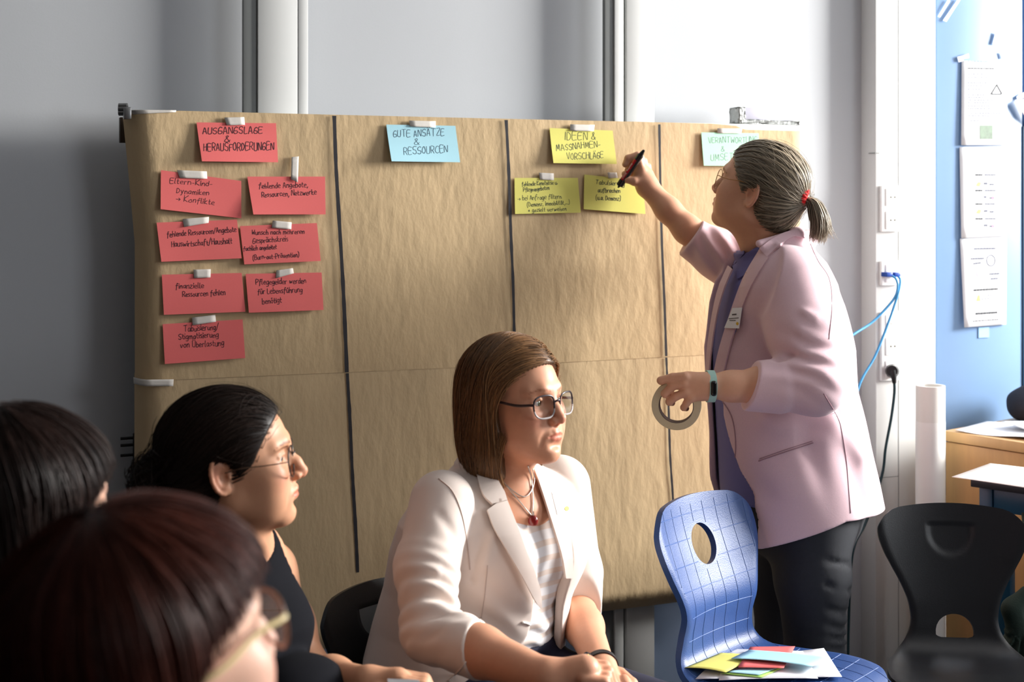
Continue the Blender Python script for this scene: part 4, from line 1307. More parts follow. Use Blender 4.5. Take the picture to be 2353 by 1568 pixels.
EYE = (0.0735, 0.0315, 0.001)
def head_sdf(P, q):
    """q: dict of small shape changes"""
    ys = P.copy(); ys[:, 1] = np.abs(P[:, 1])            # symmetric half
    d = s_ell(P, (-0.006, 0, 0.030), (0.0985, 0.0745, 0.084))
    d = smin(d, s_ell(P, (0.030, 0, -0.030), (0.0625, 0.0590 + q.get('wide', 0), 0.080)), 0.035)
    d = smin(d, s_cap(ys, (0.000, 0.047 + q.get('wide', 0), -0.058), (0.070, 0.014, -0.097), 0.017, 0.014), 0.035)
    d = smin(d, s_sphere(P, (0.0800 + q.get('chin', 0), 0, -0.0965), 0.0165), 0.022)
    d = smin(d, s_ell(ys, (0.058, 0.040, -0.028), (0.029, 0.022, 0.026)), 0.022)
    d = smin(d, s_ell(ys, (0.054, 0.034, -0.062), (0.028, 0.020 + q.get('jowl', 0), 0.026)), 0.026)
    d = smin(d, s_ell(P, (0.0740, 0, -0.062), (0.0265, 0.030, 0.026)), 0.018)
    # brow and sockets
    d = smin(d, s_chain(ys, [(0.088, 0.0, 0.022), (0.0850, 0.020, 0.024), (0.072, 0.041, 0.022)], [0.009, 0.0095, 0.008], 0.01), 0.014)
    d = smax(d, -s_ell(ys, (0.0990, 0.0315, 0.001), (0.0185, 0.0185, 0.0125)), 0.012)
    # eyelids over the eyeball
    lid = s_sphere(ys, EYE, 0.0146)
    e = np.array(EYE)
    op = s_ell(ys, e + np.array([0.0115, 0.0012, -0.0006]), (0.0105, 0.0138, 0.0055 + q.get('eye', 0)))
    lid = smax(lid, -op, 0.0015)
    d = smin(d, lid, 0.005)
    ball = s_sphere(ys, EYE, 0.0122)
    d = np.maximum(d, -np.maximum(s_sphere(ys, EYE, 0.0128), op - 0.0008))
    d = smin(d, s_chain(ys, [(0.0845, 0.017, 0.0058), (0.0880, 0.031, 0.0078), (0.0800, 0.0455, 0.0035)], [0.0016, 0.0019, 0.0014], 0.003), 0.004)   # upper lid fold
    # nose
    nl, nz = q.get('nose', 0), q.get('nose_z', 0)
    nb = q.get('bump', 0)
    d = smin(d, s_chain(P, [(0.0865, 0, 0.016), (0.0915, 0, 0.002), (0.1025 + nl * .5 + nb, 0, -0.014), (0.1125 + nl, 0, -0.0295 + nz)], [0.0075, 0.0068, 0.0078, 0.0098], 0.012), 0.011)
    d = smin(d, s_ell(ys, (0.1015 + nl * .6, 0.0115, -0.0355 + nz), (0.0105, 0.0072, 0.0075)), 0.006)
    d = smin(d, s_cap(P, (0.112 + nl, 0, -0.036 + nz), (0.099, 0, -0.043), 0.0045, 0.004), 0.006)
    d = smax(d, -s_ell(ys, (0.1065 + nl * .6, 0.0068, -0.0425 + nz), (0.0058, 0.0031, 0.0040)), 0.003)
    # lips
    lx = q.get('lips', 0)
    d = smin(d, s_chain(ys, [(0.1000 + lx, 0.0, -0.0575), (0.0995 + lx, 0.006, -0.0567), (0.0945 + lx, 0.0155, -0.0605), (0.0875, 0.0235, -0.0633)], [0.0040, 0.0043, 0.0032, 0.0018], 0.004), 0.006)
    d = smin(d, s_chain(ys, [(0.0990 + lx, 0.0, -0.0692), (0.0970 + lx, 0.009, -0.0688), (0.0880, 0.0220, -0.0645)], [0.0053, 0.0047, 0.0018], 0.004), 0.006)
    d = smax(d, -s_chain(ys, [(0.1065 + lx, 0.0, -0.0630), (0.1045 + lx, 0.009, -0.0628), (0.0960, 0.0200, -0.0640)], [0.0016, 0.0016, 0.0012], 0.001), 0.0025)
    d = smax(d, -s_cap(ys, (0.1095, 0.0, -0.046), (0.1080, 0.0, -0.053), 0.0035, 0.0032), 0.004)      # philtrum
    d = smax(d, -s_ell(P, (0.1030, 0, -0.0815), (0.011, 0.018, 0.0055)), 0.010)                      # chin crease
    fold = q.get('fold', 0.0)
    if fold:
        d = smax(d, -s_chain(ys, [(0.101, 0.0190, -0.040), (0.0985, 0.0285, -0.052), (0.0925, 0.0345, -0.066), (0.088, 0.0365, -0.080)], [0.003, 0.0035, 0.003, 0.001], 0.002) - fold, 0.008)
    # ears
    a = math.radians(-26)
    R = rotx(0) @ rotz(a) @ roty(math.radians(-8))
    ec = np.array((-0.0135, 0.0735 + q.get('ear', 0), -0.008))
    L = (ys - ec.astype(f32)) @ R.astype(f32)
    earo = s_ell(L, (0, 0, 0), (0.0165, 0.0075, 0.0300))
    conch = s_ell(L, (0.003, 0.0085, -0.003), (0.0095, 0.0075, 0.0165))
    earo = smax(earo, -conch, 0.004)
    loop = [(0.0165 * math.cos(t), 0.0045, 0.0305 * math.sin(t)) for t in np.linspace(math.radians(15), math.radians(262), 14)]
    loop = [(-x if False else x, y, z) for x, y, z in loop]
    earo = smin(earo, s_chain(L, loop, [0.0032] * len(loop), 0.002), 0.003)
    earo = smin(earo, s_ell(L, (0.005, 0.002, -0.0255), (0.0085, 0.0045, 0.0085)), 0.005)
    earo = smin(earo, s_ell(L, (0.0125, 0.004, -0.005), (0.0035, 0.004, 0.006)), 0.003)
    d = smin(d, earo, 0.005)
    return d

def neck_sdf(P, end=(-0.055, 0, -0.215), r=0.052):
    d = s_cap(P, (-0.022, 0, -0.045), end, r, r * 1.06)
    d = smin(d, s_cap(P, (0.026, 0, -0.090), (end[0] + 0.045, 0, end[2] + 0.03), 0.020, 0.024), 0.03)
    return d

def head_tint(L, skin_ok=True, lips=(0.80, 0.40, 0.42), brow=(0.30, 0.20, 0.14), blush=0.10, browz=0.0):
    """per-vertex colour multipliers: lips, brows, a little colour in cheeks, nose and ears"""
    C = np.ones((len(L), 4), np.float32)
    y = np.abs(L[:, 1])
    ck = np.exp(-(((L[:, 0] - .078) / .02) ** 2 + ((y - .042) / .018) ** 2 + ((L[:, 2] + .03) / .02) ** 2))
    ck += 0.8 * np.exp(-(((L[:, 0] - .115) / .012) ** 2 + (y / .014) ** 2 + ((L[:, 2] + .035) / .014) ** 2))
    ck += 0.8 * np.exp(-(((y - .082) / .008) ** 2 + ((L[:, 2] + .01) / .03) ** 2))
    ck = np.clip(ck, 0, 1)[:, None] * blush
    C[:, :3] *= 1 - ck * np.array([0.1, 1.0, 0.9])
    zc = np.interp(y, [0, .006, .0235], [-0.0634, -0.0632, -0.0650])
    hw = np.interp(y, [0, .004, .007, .0235, .025], [0.0072, 0.0082, 0.0080, 0.0012, 0])
    lo = np.interp(y, [0, .010, .0235, .025], [0.0115, 0.0100, 0.0010, 0])
    dz = L[:, 2] - zc
    m = np.where(dz > 0, 1 - dz / np.maximum(hw, 1e-5), 1 + dz / np.maximum(lo, 1e-5))
    m = np.clip(m * 5, 0, 1) * (y < .025) * (L[:, 0] > .075)
    C[:, :3] = C[:, :3] * (1 - m[:, None]) + C[:, :3] * np.array(lips) * m[:, None]
    zb = np.interp(y, [.010, .020, .034, .048, .055], [0.0205, 0.0235, 0.0255, 0.0215, 0.016]) + browz
    hb = np.interp(y, [.009, .014, .034, .050, .054], [0.0005, 0.0034, 0.0028, 0.001, 0])
    b = np.clip((1 - np.abs(L[:, 2] - zb) / np.maximum(hb, 1e-5)) * 3, 0, 1) * (y > .009) * (y < .054) * (L[:, 0] > .04)
    b *= 0.75 + 0.25 * np.sin(L[:, 1] * 4000 + L[:, 2] * 2500)
    C[:, :3] = C[:, :3] * (1 - b[:, None]) + C[:, :3] * np.array(brow) * b[:, None]
    return C

class Head:
    def __init__(s, C, fwd, up=(0, 0, 1), scale=1.0, roll=0.0, **q):
        s.C = np.asarray(C, float); s.R = frame_from(fwd, up)
        if roll: s.R = s.R @ rotx(roll)
        s.s = scale; s.q = q
    def to_local(s, P): return ((P - s.C.astype(f32)) @ s.R.astype(f32)) / f32(s.s)
    def pt(s, l): return s.C + s.R @ (np.asarray(l, float) * s.s)
    def pts(s, L): return s.C + (np.asarray(L, float) * s.s) @ s.R.T
    def sdf(s, P): return head_sdf(s.to_local(P), s.q) * f32(s.s)

def eyes(head, parent, iris, look):
    """eyeballs turned towards look (world direction)"""
    d = np.asarray(look, float); d /= np.linalg.norm(d)
    R = frame_from(d)
    for sd in (1, -1):
        c = head.pt((EYE[0], EYE[1] * sd, EYE[2]))
        r = 0.0122 * head.s
        V, F, mi = [], [], []
        nr, ns = 22, 24
        ths = np.r_[np.linspace(0, 0.62, 14), np.linspace(0.75, math.pi, nr - 14)]
        for th in ths:
            for k in range(ns):
                a = 2 * math.pi * k / ns
                rr = r * (1.0 + 0.05 * max(0, 1 - (th / 0.55) ** 2))
                V.append(c + R @ (rr * np.array([math.cos(th), math.sin(th) * math.cos(a), math.sin(th) * math.sin(a)])))
        for i in range(len(ths) - 1):
            tm = (ths[i] + ths[i + 1]) / 2
            for k in range(ns):
                F.append((i * ns + k, i * ns + (k + 1) % ns, (i + 1) * ns + (k + 1) % ns, (i + 1) * ns + k))
                mi.append(2 if tm < 0.21 else (1 if tm < 0.50 else (3 if tm < 0.55 else 0)))
        mesh_from('eyeball', V, F, [m_sclera, iris, m_pupil, m_limbus], parent, True, mi=mi)

m_sclera = mat('eye white', srgb(226, 220, 214), 0.15, spec=0.6, noise=0.01)
m_pupil = mat('pupil', srgb(10, 9, 9), 0.1, spec=0.7)
m_limbus = mat('iris rim', srgb(48, 44, 38), 0.2, spec=0.6)
m_irisg = mat('grey green iris', srgb(116, 122, 96), 0.15, noise=0.25, nscale=600, spec=0.6)
m_irisb = mat('brown iris', srgb(70, 46, 30), 0.15, noise=0.25, nscale=600, spec=0.6)

def body_mesh(name, pieces, m, parent):
    """pieces: list of (V,Q,colors) joined into one mesh"""
    Vs, Qs, Cs, o = [], [], [], 0
    for V, Q, C in pieces:
        Vs.append(V); Qs.append(Q + o); o += len(V)
        Cs.append(C if C is not None else np.ones((len(V), 4), np.float32))
    return fast_mesh(name, np.vstack(Vs), np.vstack(Qs), m, parent, True, np.vstack(Cs))

# ------------------------------------------------------------------ hair
def nearest_surface(f, P, off, it=7):
    P = P.astype(f32)
    for _ in range(it):
        d = f(P) - off
        g = grad(f, P, 1.5e-3); g /= np.linalg.norm(g, axis=1)[:, None] + 1e-6
        P = P - (g * np.clip(d, -0.02, 0.02)[:, None]).astype(f32)
    return P

def strands(seeds, f, flow, steps, ds, rs, off=(0.0, 0.004), stop=None, gravity_after=None, jitter=0.15):
    """trace many hairs over the surface f; returns (n, steps+1, 3) and lengths"""
    n = len(seeds)
    o = rs.uniform(off[0], off[1], n).astype(f32)
    P = nearest_surface(f, seeds, o)
    out = [P]
    alive = np.full(n, steps)
    jit = rs.randn(n, 3) * jitter
    for k in range(steps):
        D = flow(P, k) + jit * (0.4 + 0.6 * k / steps)
        g = grad(f, P, 1.5e-3); g /= np.linalg.norm(g, axis=1)[:, None] + 1e-6
        D = D - g * np.minimum((D * g).sum(1), 0)[:, None]
        D /= np.linalg.norm(D, axis=1)[:, None] + 1e-6
        Q = P + (D * ds).astype(f32)
        d = f(Q) - o
        g2 = g
        Q = Q - (g2 * np.where(d < 0, d, np.minimum(d, 0.0) + 0.55 * np.maximum(d, 0))[:, None]).astype(f32)
        if stop is not None:
            dead = stop(Q) & (alive == steps)
            alive[dead] = k
        P = Q
        out.append(P)
    return np.stack(out, 1), alive

def hair_mesh(name, shell, st_list, m, parent, rs, width=0.0011, col_var=0.35, taper=0.25, base=(1, 1, 1), sides=3, shellcol=0.55):
    Vs, Qs, Cs, o = [], [], [], 0
    if shell is not None:
        V, Q = shell
        Vs.append(V); Qs.append(Q); o = len(V)
        C = np.ones((len(V), 4), np.float32); C[:, :3] *= shellcol * np.asarray(base)
        Cs.append(C)
    for S, alive, wmul in st_list:
        n, k, _ = S.shape
        idx = np.minimum(np.arange(k)[None], alive[:, None])
        S = np.take_along_axis(S, idx[:, :, None].repeat(3, 2), 1)
        T = np.gradient(S, axis=1); T /= np.linalg.norm(T, axis=2)[:, :, None] + 1e-7
        A = np.zeros_like(T)
        a0 = np.cross(T[:, 0], np.where(np.abs(T[:, 0, 2:3]) < 0.85, np.array([0, 0, 1.0]), np.array([1.0, 0, 0])))
        for i in range(k):
            a0 = a0 - T[:, i] * (a0 * T[:, i]).sum(1)[:, None]
            a0 /= np.linalg.norm(a0, axis=1)[:, None] + 1e-7
            A[:, i] = a0
        B = np.cross(T, A)
        fr = np.arange(k)[None] / np.maximum(alive, 1)[:, None]
        w = width * wmul * (0.6 + 0.8 * rs.rand(n))[:, None] * np.where(fr < 0.12, 0.55 + fr / 0.12 * 0.45, 1) * np.where(fr > 0.7, np.maximum(1 - (fr - 0.7) / 0.3 * (1 - taper), 0.02), 1)
        V = np.stack([S + w[:, :, None] * (math.cos(a) * A + math.sin(a) * B) for a in np.linspace(0, 2 * math.pi, sides, endpoint=False)], 2)
        base_i = np.arange(n)[:, None, None] * k * sides + np.arange(k - 1)[None, :, None] * sides
        j = np.arange(sides)[None, None]
        jn = (j + 1) % sides
        Q = np.stack([base_i + j, base_i + jn, base_i + sides + jn, base_i + sides + j], -1)
        ok = (np.arange(k - 1)[None] < alive[:, None])
        Q = Q[ok].reshape(-1, 4)
        c = (1 + col_var * rs.randn(n)).clip(0.35, 1.9)
        C = np.ones((n, k, sides, 4), np.float32)
        C[..., :3] = (c[:, None, None, None] * np.asarray(base))
        Vs.append(V.reshape(-1, 3)); Qs.append(Q + o); o += V.size // 3
        Cs.append(C.reshape(-1, 4))
    return fast_mesh(name, np.vstack(Vs), np.vstack(Qs), m, parent, True, np.vstack(Cs))

def hair_mat(name, col, rough=0.38, spec=0.55):
    m = mat(name, col, rough, spec=spec, attr='tint')
    return m

def skin_mat(name, col):
    return mat(name, col, 0.46, spec=0.4, attr='tint', noise=0.05, nscale=120, bump=0.12, bscale=700, bdist=0.0004, sss=0.12)
# ------------------------------------------------------------------ garment helpers
EYEP = np.array([0, 0, CAM_H])
def march(px, f, Y0, Y1, off=0.0):
    """points where the sight lines of pixels px meet the surface f=off"""
    px = np.asarray(px, float)
    D = np.stack([(px[:, 0] - 1176.5) / FPX, np.ones(len(px)), -(px[:, 1] - HOR) / FPX], 1)
    ln = np.linalg.norm(D, axis=1)
    Y = np.full(len(px), float(Y0))
    for _ in range(90):
        P = EYEP + D * Y[:, None]
        d = f(P.astype(f32)) - off
        Y = np.clip(Y + np.clip(d * 0.7, -0.03, 0.06) / ln, Y0, Y1)
    return EYEP + D * Y[:, None]

def cloth_piece(name, px, f, Y0, Y1, m, parent, off=0.004, thick=0.004, h=6.0, sharp=50):
    """a flat garment piece (lapel, collar, badge ...) cut to an outline and laid on the surface f"""
    poly = np.asarray(px, float)
    bm = bmesh.new()
    bm.faces.new([bm.verts.new((x, -y, 0)) for x, y in poly])
    bmesh.ops.triangulate(bm, faces=bm.faces)
    lo = np.array([poly[:, 0].min(), -poly[:, 1].max()]); hi = np.array([poly[:, 0].max(), -poly[:, 1].min()])
    for i in range(2):
        for c in np.arange(lo[i] + h, hi[i], h):
            co = [0, 0, 0]; co[i] = c; no = [0, 0, 0]; no[i] = 1
            bmesh.ops.bisect_plane(bm, geom=bm.verts[:] + bm.edges[:] + bm.faces[:], plane_co=co, plane_no=no, dist=1e-6)
    bm.verts.index_update(); bm.normal_update()
    if bm.faces[:][0].normal.z < 0:
        for fc in bm.faces: fc.normal_flip()
    V2 = np.array([(v.co.x, -v.co.y) for v in bm.verts])
    F = [[v.index for v in fc.verts] for fc in bm.faces]
    bm.free()
    off_a = off
    T = march(V2, f, Y0, Y1, off_a)
    g = grad(f, T.astype(f32), 2e-3); g /= np.linalg.norm(g, axis=1)[:, None] + 1e-9
    B = T - g * thick
    n = len(T)
    faces = [tuple(q) for q in F] + [tuple(i + n for i in q[::-1]) for q in F]
    cnt = {}
    for q in F:
        for i in range(len(q)): cnt[(q[i], q[(i + 1) % len(q)])] = 1
    for (a, b) in list(cnt):
        if (b, a) not in cnt: faces.append((b, a, a + n, b + n))
    return mesh_from(name, np.vstack([T, B]), faces, m, parent, True, sharp=sharp)

def px_curve(pts, n=24):
    return smooth_path([(x, y, 0) for x, y in pts], n)[:, :2].tolist()

def seam(name, pts, f, Y0, Y1, m, parent, r=0.0012, off=0.0005, n=30):
    P = march(px_curve(pts, n), f, Y0, Y1, off)
    V, F = tube_vf(P, r, 6)
    return mesh_from(name, V, F, m, parent, True)

def folds(P, c, axis, span, wl, amp, seed=0, warp=1.2, ns=14):
    """ripples of cloth across axis, strongest near c"""
    c = np.asarray(c, f32); a = np.asarray(axis, float); a = (a / np.linalg.norm(a)).astype(f32)
    q = P - c
    t = q @ a
    w = np.exp(-(np.linalg.norm(q, axis=1) / span) ** 2)
    return amp * w * np.sin(t * (2 * math.pi / wl) + warp * vnoise(P, ns, seed) * 2)

def crease(P, a, b, wid, dep):
    """a single soft fold line between points a and b (negative = ridge)"""
    return dep * np.exp(-(s_cap(P, a, b, 0.0) / wid) ** 2)

def finger(P, pts, r0, r1):
    n = len(pts)
    return s_chain(P, pts, np.linspace(r0, r1, n), 0.004)

def glasses(head, name, label, m_rim, m_lens, m_temple, hw=0.026, hh=0.022, yc=0.0325, zc=-0.004, x0=0.0965, wrap=0.010, p=2.6, rim=0.0014, m_low=None, temple_end=(-0.012, 0.080, 0.004), bridge_z=0.006, tr=0.0016, drop=0.0, hinge_z=0.006):
    root = empty(name, head.pt((x0, 0, zc)), label, 'glasses')
    an = np.linspace(0, 2 * math.pi, 48, endpoint=False)
    for sd in (1, -1):
        L = []
        for a in an:
            c, s = math.cos(a), math.sin(a)
            x = hw * abs(c) ** (2 / p) * (1 if c > 0 else -1)
            z = hh * abs(s) ** (2 / p) * (1 if s > 0 else -1)
            if z < 0: x *= 1 - 0.10 * (-z / hh)
            yy = yc + x
            L.append((x0 - wrap * ((yy - 0.012) / 0.05) ** 2 + 0.12 * z * 0, sd * yy, zc + z))
        W_ = head.pts(L)
        V, F = tube_vf(W_, rim * head.s, 8, False, True)
        mi = None
        if m_low is not None:
            mi = [0 if math.sin(an[i // 8] + 0.06) > -0.15 else 1 for i in range(len(F))]
        mesh_from('rim', V, F, [m_rim, m_low] if m_low is not None else m_rim, root, True, mi=mi)
        cpt = np.mean(W_, 0)
        ins = [cpt + (w - cpt) * 0.985 for w in W_]
        nrm = head.R[:, 0] * 0.0006
        V = [v + nrm for v in ins] + [v - nrm for v in ins]
        n = len(ins)
        F = [tuple(range(n)), tuple(range(2 * n - 1, n - 1, -1))] + [(i, i + n, (i + 1) % n + n, (i + 1) % n) for i in range(n)]
        mesh_from('lens', V, F, m_lens, root)
        hy = yc + hw * 0.98
        xh = x0 - wrap * ((hy - 0.012) / 0.05) ** 2
        P = head.pts([(xh, sd * hy, zc + hinge_z), (xh - 0.006, sd * (hy + 0.004), zc + hinge_z), (0.06, sd * (hy + 0.010), zc + hinge_z), (0.02, sd * temple_end[1], temple_end[2] + 0.004), (temple_end[0], sd * temple_end[1], temple_end[2])])
        V, F = tube_vf(smooth_path(P, 24), tr * head.s, 8)
        mesh_from('temple', V, F, m_temple, root, True, sharp=60)
    y = yc - hw
    P = head.pts([(x0 - 0.001, y, zc + bridge_z), (x0 + 0.003, y * 0.4, zc + bridge_z + 0.003), (x0 + 0.003, -y * 0.4, zc + bridge_z + 0.003), (x0 - 0.001, -y, zc + bridge_z)])
    V, F = tube_vf(smooth_path(P, 14), rim * 1.15 * head.s, 8)
    mesh_from('bridge', V, F, m_rim, root, True)
    return root
# ================================================================== seated woman in the cream blazer
skinB = skin_mat('fair skin warm', srgb(224, 164, 132))
m_cream = mat('cream blazer cloth', srgb(236, 220, 210), 0.75, sheen=0.2, bump=0.12, bscale=900, bdist=0.0004, noise=0.012, nscale=40)
m_navy = mat('navy trousers', srgb(22, 26, 52), 0.8, bump=0.2, bscale=600, bdist=0.0006, noise=0.06)
m_shoe = mat('dark shoes', srgb(30, 28, 30), 0.5, noise=0.05)
hairB = hair_mat('dark blond hair', srgb(132, 95, 60), 0.36)
clear = clear_glass('clear lens', (0.97, 0.98, 0.98))
# striped shirt: pale bands across white
m_stripe = mat('striped shirt', srgb(243, 240, 240), 0.8, bump=0.1, bscale=500, bdist=0.0004)
nt = m_stripe.node_tree
wv = nt.nodes.new('ShaderNodeTexWave'); wv.wave_type = 'BANDS'; wv.bands_direction = 'Z'
wv.inputs['Scale'].default_value = 11.5; wv.inputs['Distortion'].default_value = 0.25; wv.inputs['Detail'].default_value = 1
rp = nt.nodes.new('ShaderNodeValToRGB')
rp.color_ramp.elements[0].position = 0.62; rp.color_ramp.elements[0].color = srgb(245, 243, 245)
rp.color_ramp.elements[1].position = 0.74; rp.color_ramp.elements[1].color = srgb(238, 222, 212)
tcn = [n for n in nt.nodes if n.type == 'TEX_COORD'][0]
nt.links.new(tcn.outputs['Object'], wv.inputs['Vector']); nt.links.new(wv.outputs['Fac'], rp.inputs['Fac'])
nt.links.new(rp.outputs['Color'], nt.nodes['Principled BSDF'].inputs['Base Color'])

hB = Head(W(1180, 921, 2.73), (0.78, -0.62, 0.07), scale=1.0, wide=0.001, jowl=0.003, fold=0.0012, nose=-0.001, lips=-0.001, chin=0.001)
fB = np.array([0.74, -0.67, 0]); fB /= np.linalg.norm(fB); lB = np.array([-fB[1], fB[0], 0])
pB = empty('person', (-0.10, 2.83, 0.0), 'seated woman with shoulder-length blond hair, glasses, cream blazer over a striped shirt', 'person')
zsB = [0.40, 0.47, 0.55, 0.62, 0.70, 0.78, 0.84, 0.885, 0.915, 0.94]
cBx = np.array([-0.10, -0.10, -0.092, -0.080, -0.062, -0.047, -0.038, -0.034, -0.032, -0.030]) - 0.002
cBy = np.array([2.84, 2.84, 2.83, 2.82, 2.80, 2.785, 2.78, 2.778, 2.775, 2.772])
aB = np.array([.150, .160, .166, .166, .156, .146, .118, .090, .070, .045])
bB = np.array([.190, .195, .190, .178, .176, .186, .190, .165, .110, .060])
def torsoB(P, g=0.0):
    return s_loft(P, zsB, cBx, cBy, aB + g, bB + g, fB, lB)
def shirtB(P):
    d = smax(torsoB(P), 0.575 - P[:, 2] + 0.10 * 0, 0.006)
    for s in (1, -1):                                        # bust
        c = np.array([cBx[5], cBy[5], 0.775]) + fB * 0.095 + lB * 0.062 * s
        d = smin(d, s_sphere(P, c, 0.062), 0.05)
    d = d + folds(P, np.array([cBx[3], cBy[3], 0.62]) + fB * 0.16, (0.1, 0.1, 1), 0.09, 0.045, 0.004, 7)
    neck = s_cap(P, hB.pt((0.0, 0, -0.13)), np.array([-0.028, 2.765, 0.95]) + fB * 0.05, 0.078)
    return smax(d, -(neck - 0.008), 0.004)
shR = W(1000, 1165, 2.62); elR = W(990, 1452, 2.49); wrR = W(1252, 1556, 2.34)
shL = W(1285, 1118, 2.90); elL = W(1318, 1385, 2.90); wrL = W(1380, 1532, 2.66)
def openB(P):
    q = P - np.array([0, 0, 0], f32)
    X = np.interp(P[:, 2], zsB, cBx); Y = np.interp(P[:, 2], zsB, cBy)
    fw = (P[:, 0] - X) * fB[0] + (P[:, 1] - Y) * fB[1]
    v = (P[:, 0] - X) * lB[0] + (P[:, 1] - Y) * lB[1]
    z = P[:, 2]
    lo = np.interp(z, [.40, .50, .58, .64, .68, .74, .80, .86, .92, .96], [-.13, -.10, -.062, -.040, -.034, -.046, -.062, -.074, -.080, -.085])
    hi = np.interp(z, [.40, .50, .58, .64, .70, .78, .86, .92, .96], [.15, .125, .085, .066, .052, .046, .048, .060, .072])
    return np.maximum(np.maximum(v - hi, lo - v), 0.02 - fw)
def sleeveB(P):
    cuff = elR + (wrR - elR) * 0.44
    r = s_chain(P, [shR + np.array([0.012, .01, 0.005]), (shR + elR) / 2 + np.array([-0.012, 0, 0]), elR + np.array([0.0, 0, 0.0]), cuff], [0.060, 0.056, 0.051, 0.049], 0.02)
    ax = (elR - shR)
    r = r + folds(P, elR + np.array([0, 0, 0.055]), ax, 0.062, 0.030, 0.0055, 3, 2.2, 11)
    r = r + folds(P, elR + np.array([0.03, 0, 0.02]), ax + (wrR - elR), 0.07, 0.03, 0.003, 5)
    r = r + crease(P, W(930, 1240, 2.58), W(1080, 1300, 2.55), 0.010, 0.005) + crease(P, W(1010, 1180, 2.55), W(1075, 1265, 2.54), 0.010, 0.004)
    r = r + crease(P, W(1020, 1320, 2.5), W(1070, 1350, 2.5), 0.009, 0.004) + crease(P, W(960, 1340, 2.5), W(1050, 1395, 2.48), 0.009, 0.004)
    dv = (wrR - elR) / np.linalg.norm(wrR - elR); dv = dv + np.array([0.25, 0, 0.35]); dv /= np.linalg.norm(dv)
    return smax(r, (P - cuff.astype(f32)) @ dv.astype(f32), 0.004)
def sleeveBL(P):
    cuff = elL + (wrL - elL) * 0.18
    r = s_chain(P, [shL, elL + np.array([0.0, 0, 0.06]), cuff], [0.064, 0.056, 0.050], 0.02)
    dv = (wrL - elL) / np.linalg.norm(wrL - elL)
    r = r + folds(P, elL, dv, 0.06, 0.03, 0.003, 9)
    return smax(r, (P - cuff.astype(f32)) @ dv.astype(f32), 0.004)
def blazerB(P):
    d = torsoB(P, 0.022)
    for s in (1, -1):
        c = np.array([cBx[5], cBy[5], 0.775]) + fB * 0.100 + lB * 0.070 * s
        d = smin(d, s_sphere(P, c, 0.068), 0.06)
    # collar band round the neck
    d = smin(d, s_chain(P, [np.array([-0.035, 2.79, .93]) + lB * .075, np.array([-.035, 2.79, .945]) - fB * .05, np.array([-0.035, 2.79, .93]) - lB * .075], [.022, .024, .022], .02), 0.03)
    d = smax(d, -openB(P), 0.005)
    d = smax(d, 0.46 - P[:, 2], 0.01)
    d = d + crease(P, W(1110, 1235, 2.6), W(1085, 1330, 2.6), 0.012, 0.006) + crease(P, W(1135, 1225, 2.6), W(1115, 1300, 2.58), 0.012, -0.004)
    d = d + crease(P, W(1205, 1400, 2.6), W(1130, 1530, 2.55), 0.02, -0.006) + folds(P, W(1100, 1480, 2.6), (0.6, 0, 0.5), 0.10, 0.10, 0.004, 2)
    d = smin(d, np.minimum(sleeveB(P), sleeveBL(P)), 0.010)
    inner = smin(torsoB(P, 0.003), s_cap(P, np.array([-0.02, 2.765, 0.90]) + fB * 0.03, hB.pt((-0.01, 0, -0.12)), 0.064), 0.02)
    return smax(d, -inner, 0.004)
V, Q = sdf_mesh(blazerB, (-.34, 2.35, .45), (.22, 3.08, 1.0), 0.0040)
blz = fast_mesh('blazer', V, Q, m_cream, pB)
V, Q = sdf_mesh(shirtB, (-.26, 2.55, .56), (.20, 3.02, .96), 0.0055)
fast_mesh('striped_shirt', V, Q, m_stripe, pB)
def trousB(P):
    d = smax(torsoB(P, 0.004), P[:, 2] - 0.60, 0.006)
    hip = np.array([-0.10, 2.83, 0.49])
    for s in (1, -1):
        h0 = hip + lB * 0.09 * s + fB * 0.02; kn = hip + fB * 0.46 + lB * 0.11 * s + np.array([0, 0, 0.0]); an = kn - fB * 0.03 + np.array([0, 0, -0.40])
        d = smin(d, s_chain(P, [h0, kn, an], [0.088, 0.066, 0.05], 0.03), 0.04)
    return d
V, Q = sdf_mesh(trousB, (-.45, 2.3, .05), (.45, 3.15, .62), 0.011)
fast_mesh('trousers', V, Q, m_navy, pB)
for s in (1, -1):
    an = np.array([-0.10, 2.83, 0.0]) + fB * 0.43 + lB * 0.11 * s
    def shoe(P, an=an): return smax(smin(s_cap(P, an + np.array([0, 0, .055]), an + np.array([0, 0, .09]), .045), s_cap(P, an + np.array([0, 0, .035]), an + fB * .16 + np.array([0, 0, .03]), .042, .036), .03), 0.004 - P[:, 2], .003)
    V, Q = sdf_mesh(shoe, an + np.array([-.22, -.22, -.02]), an + np.array([.24, .22, .16]), 0.01)
    fast_mesh('shoe', V, Q, m_shoe, pB)

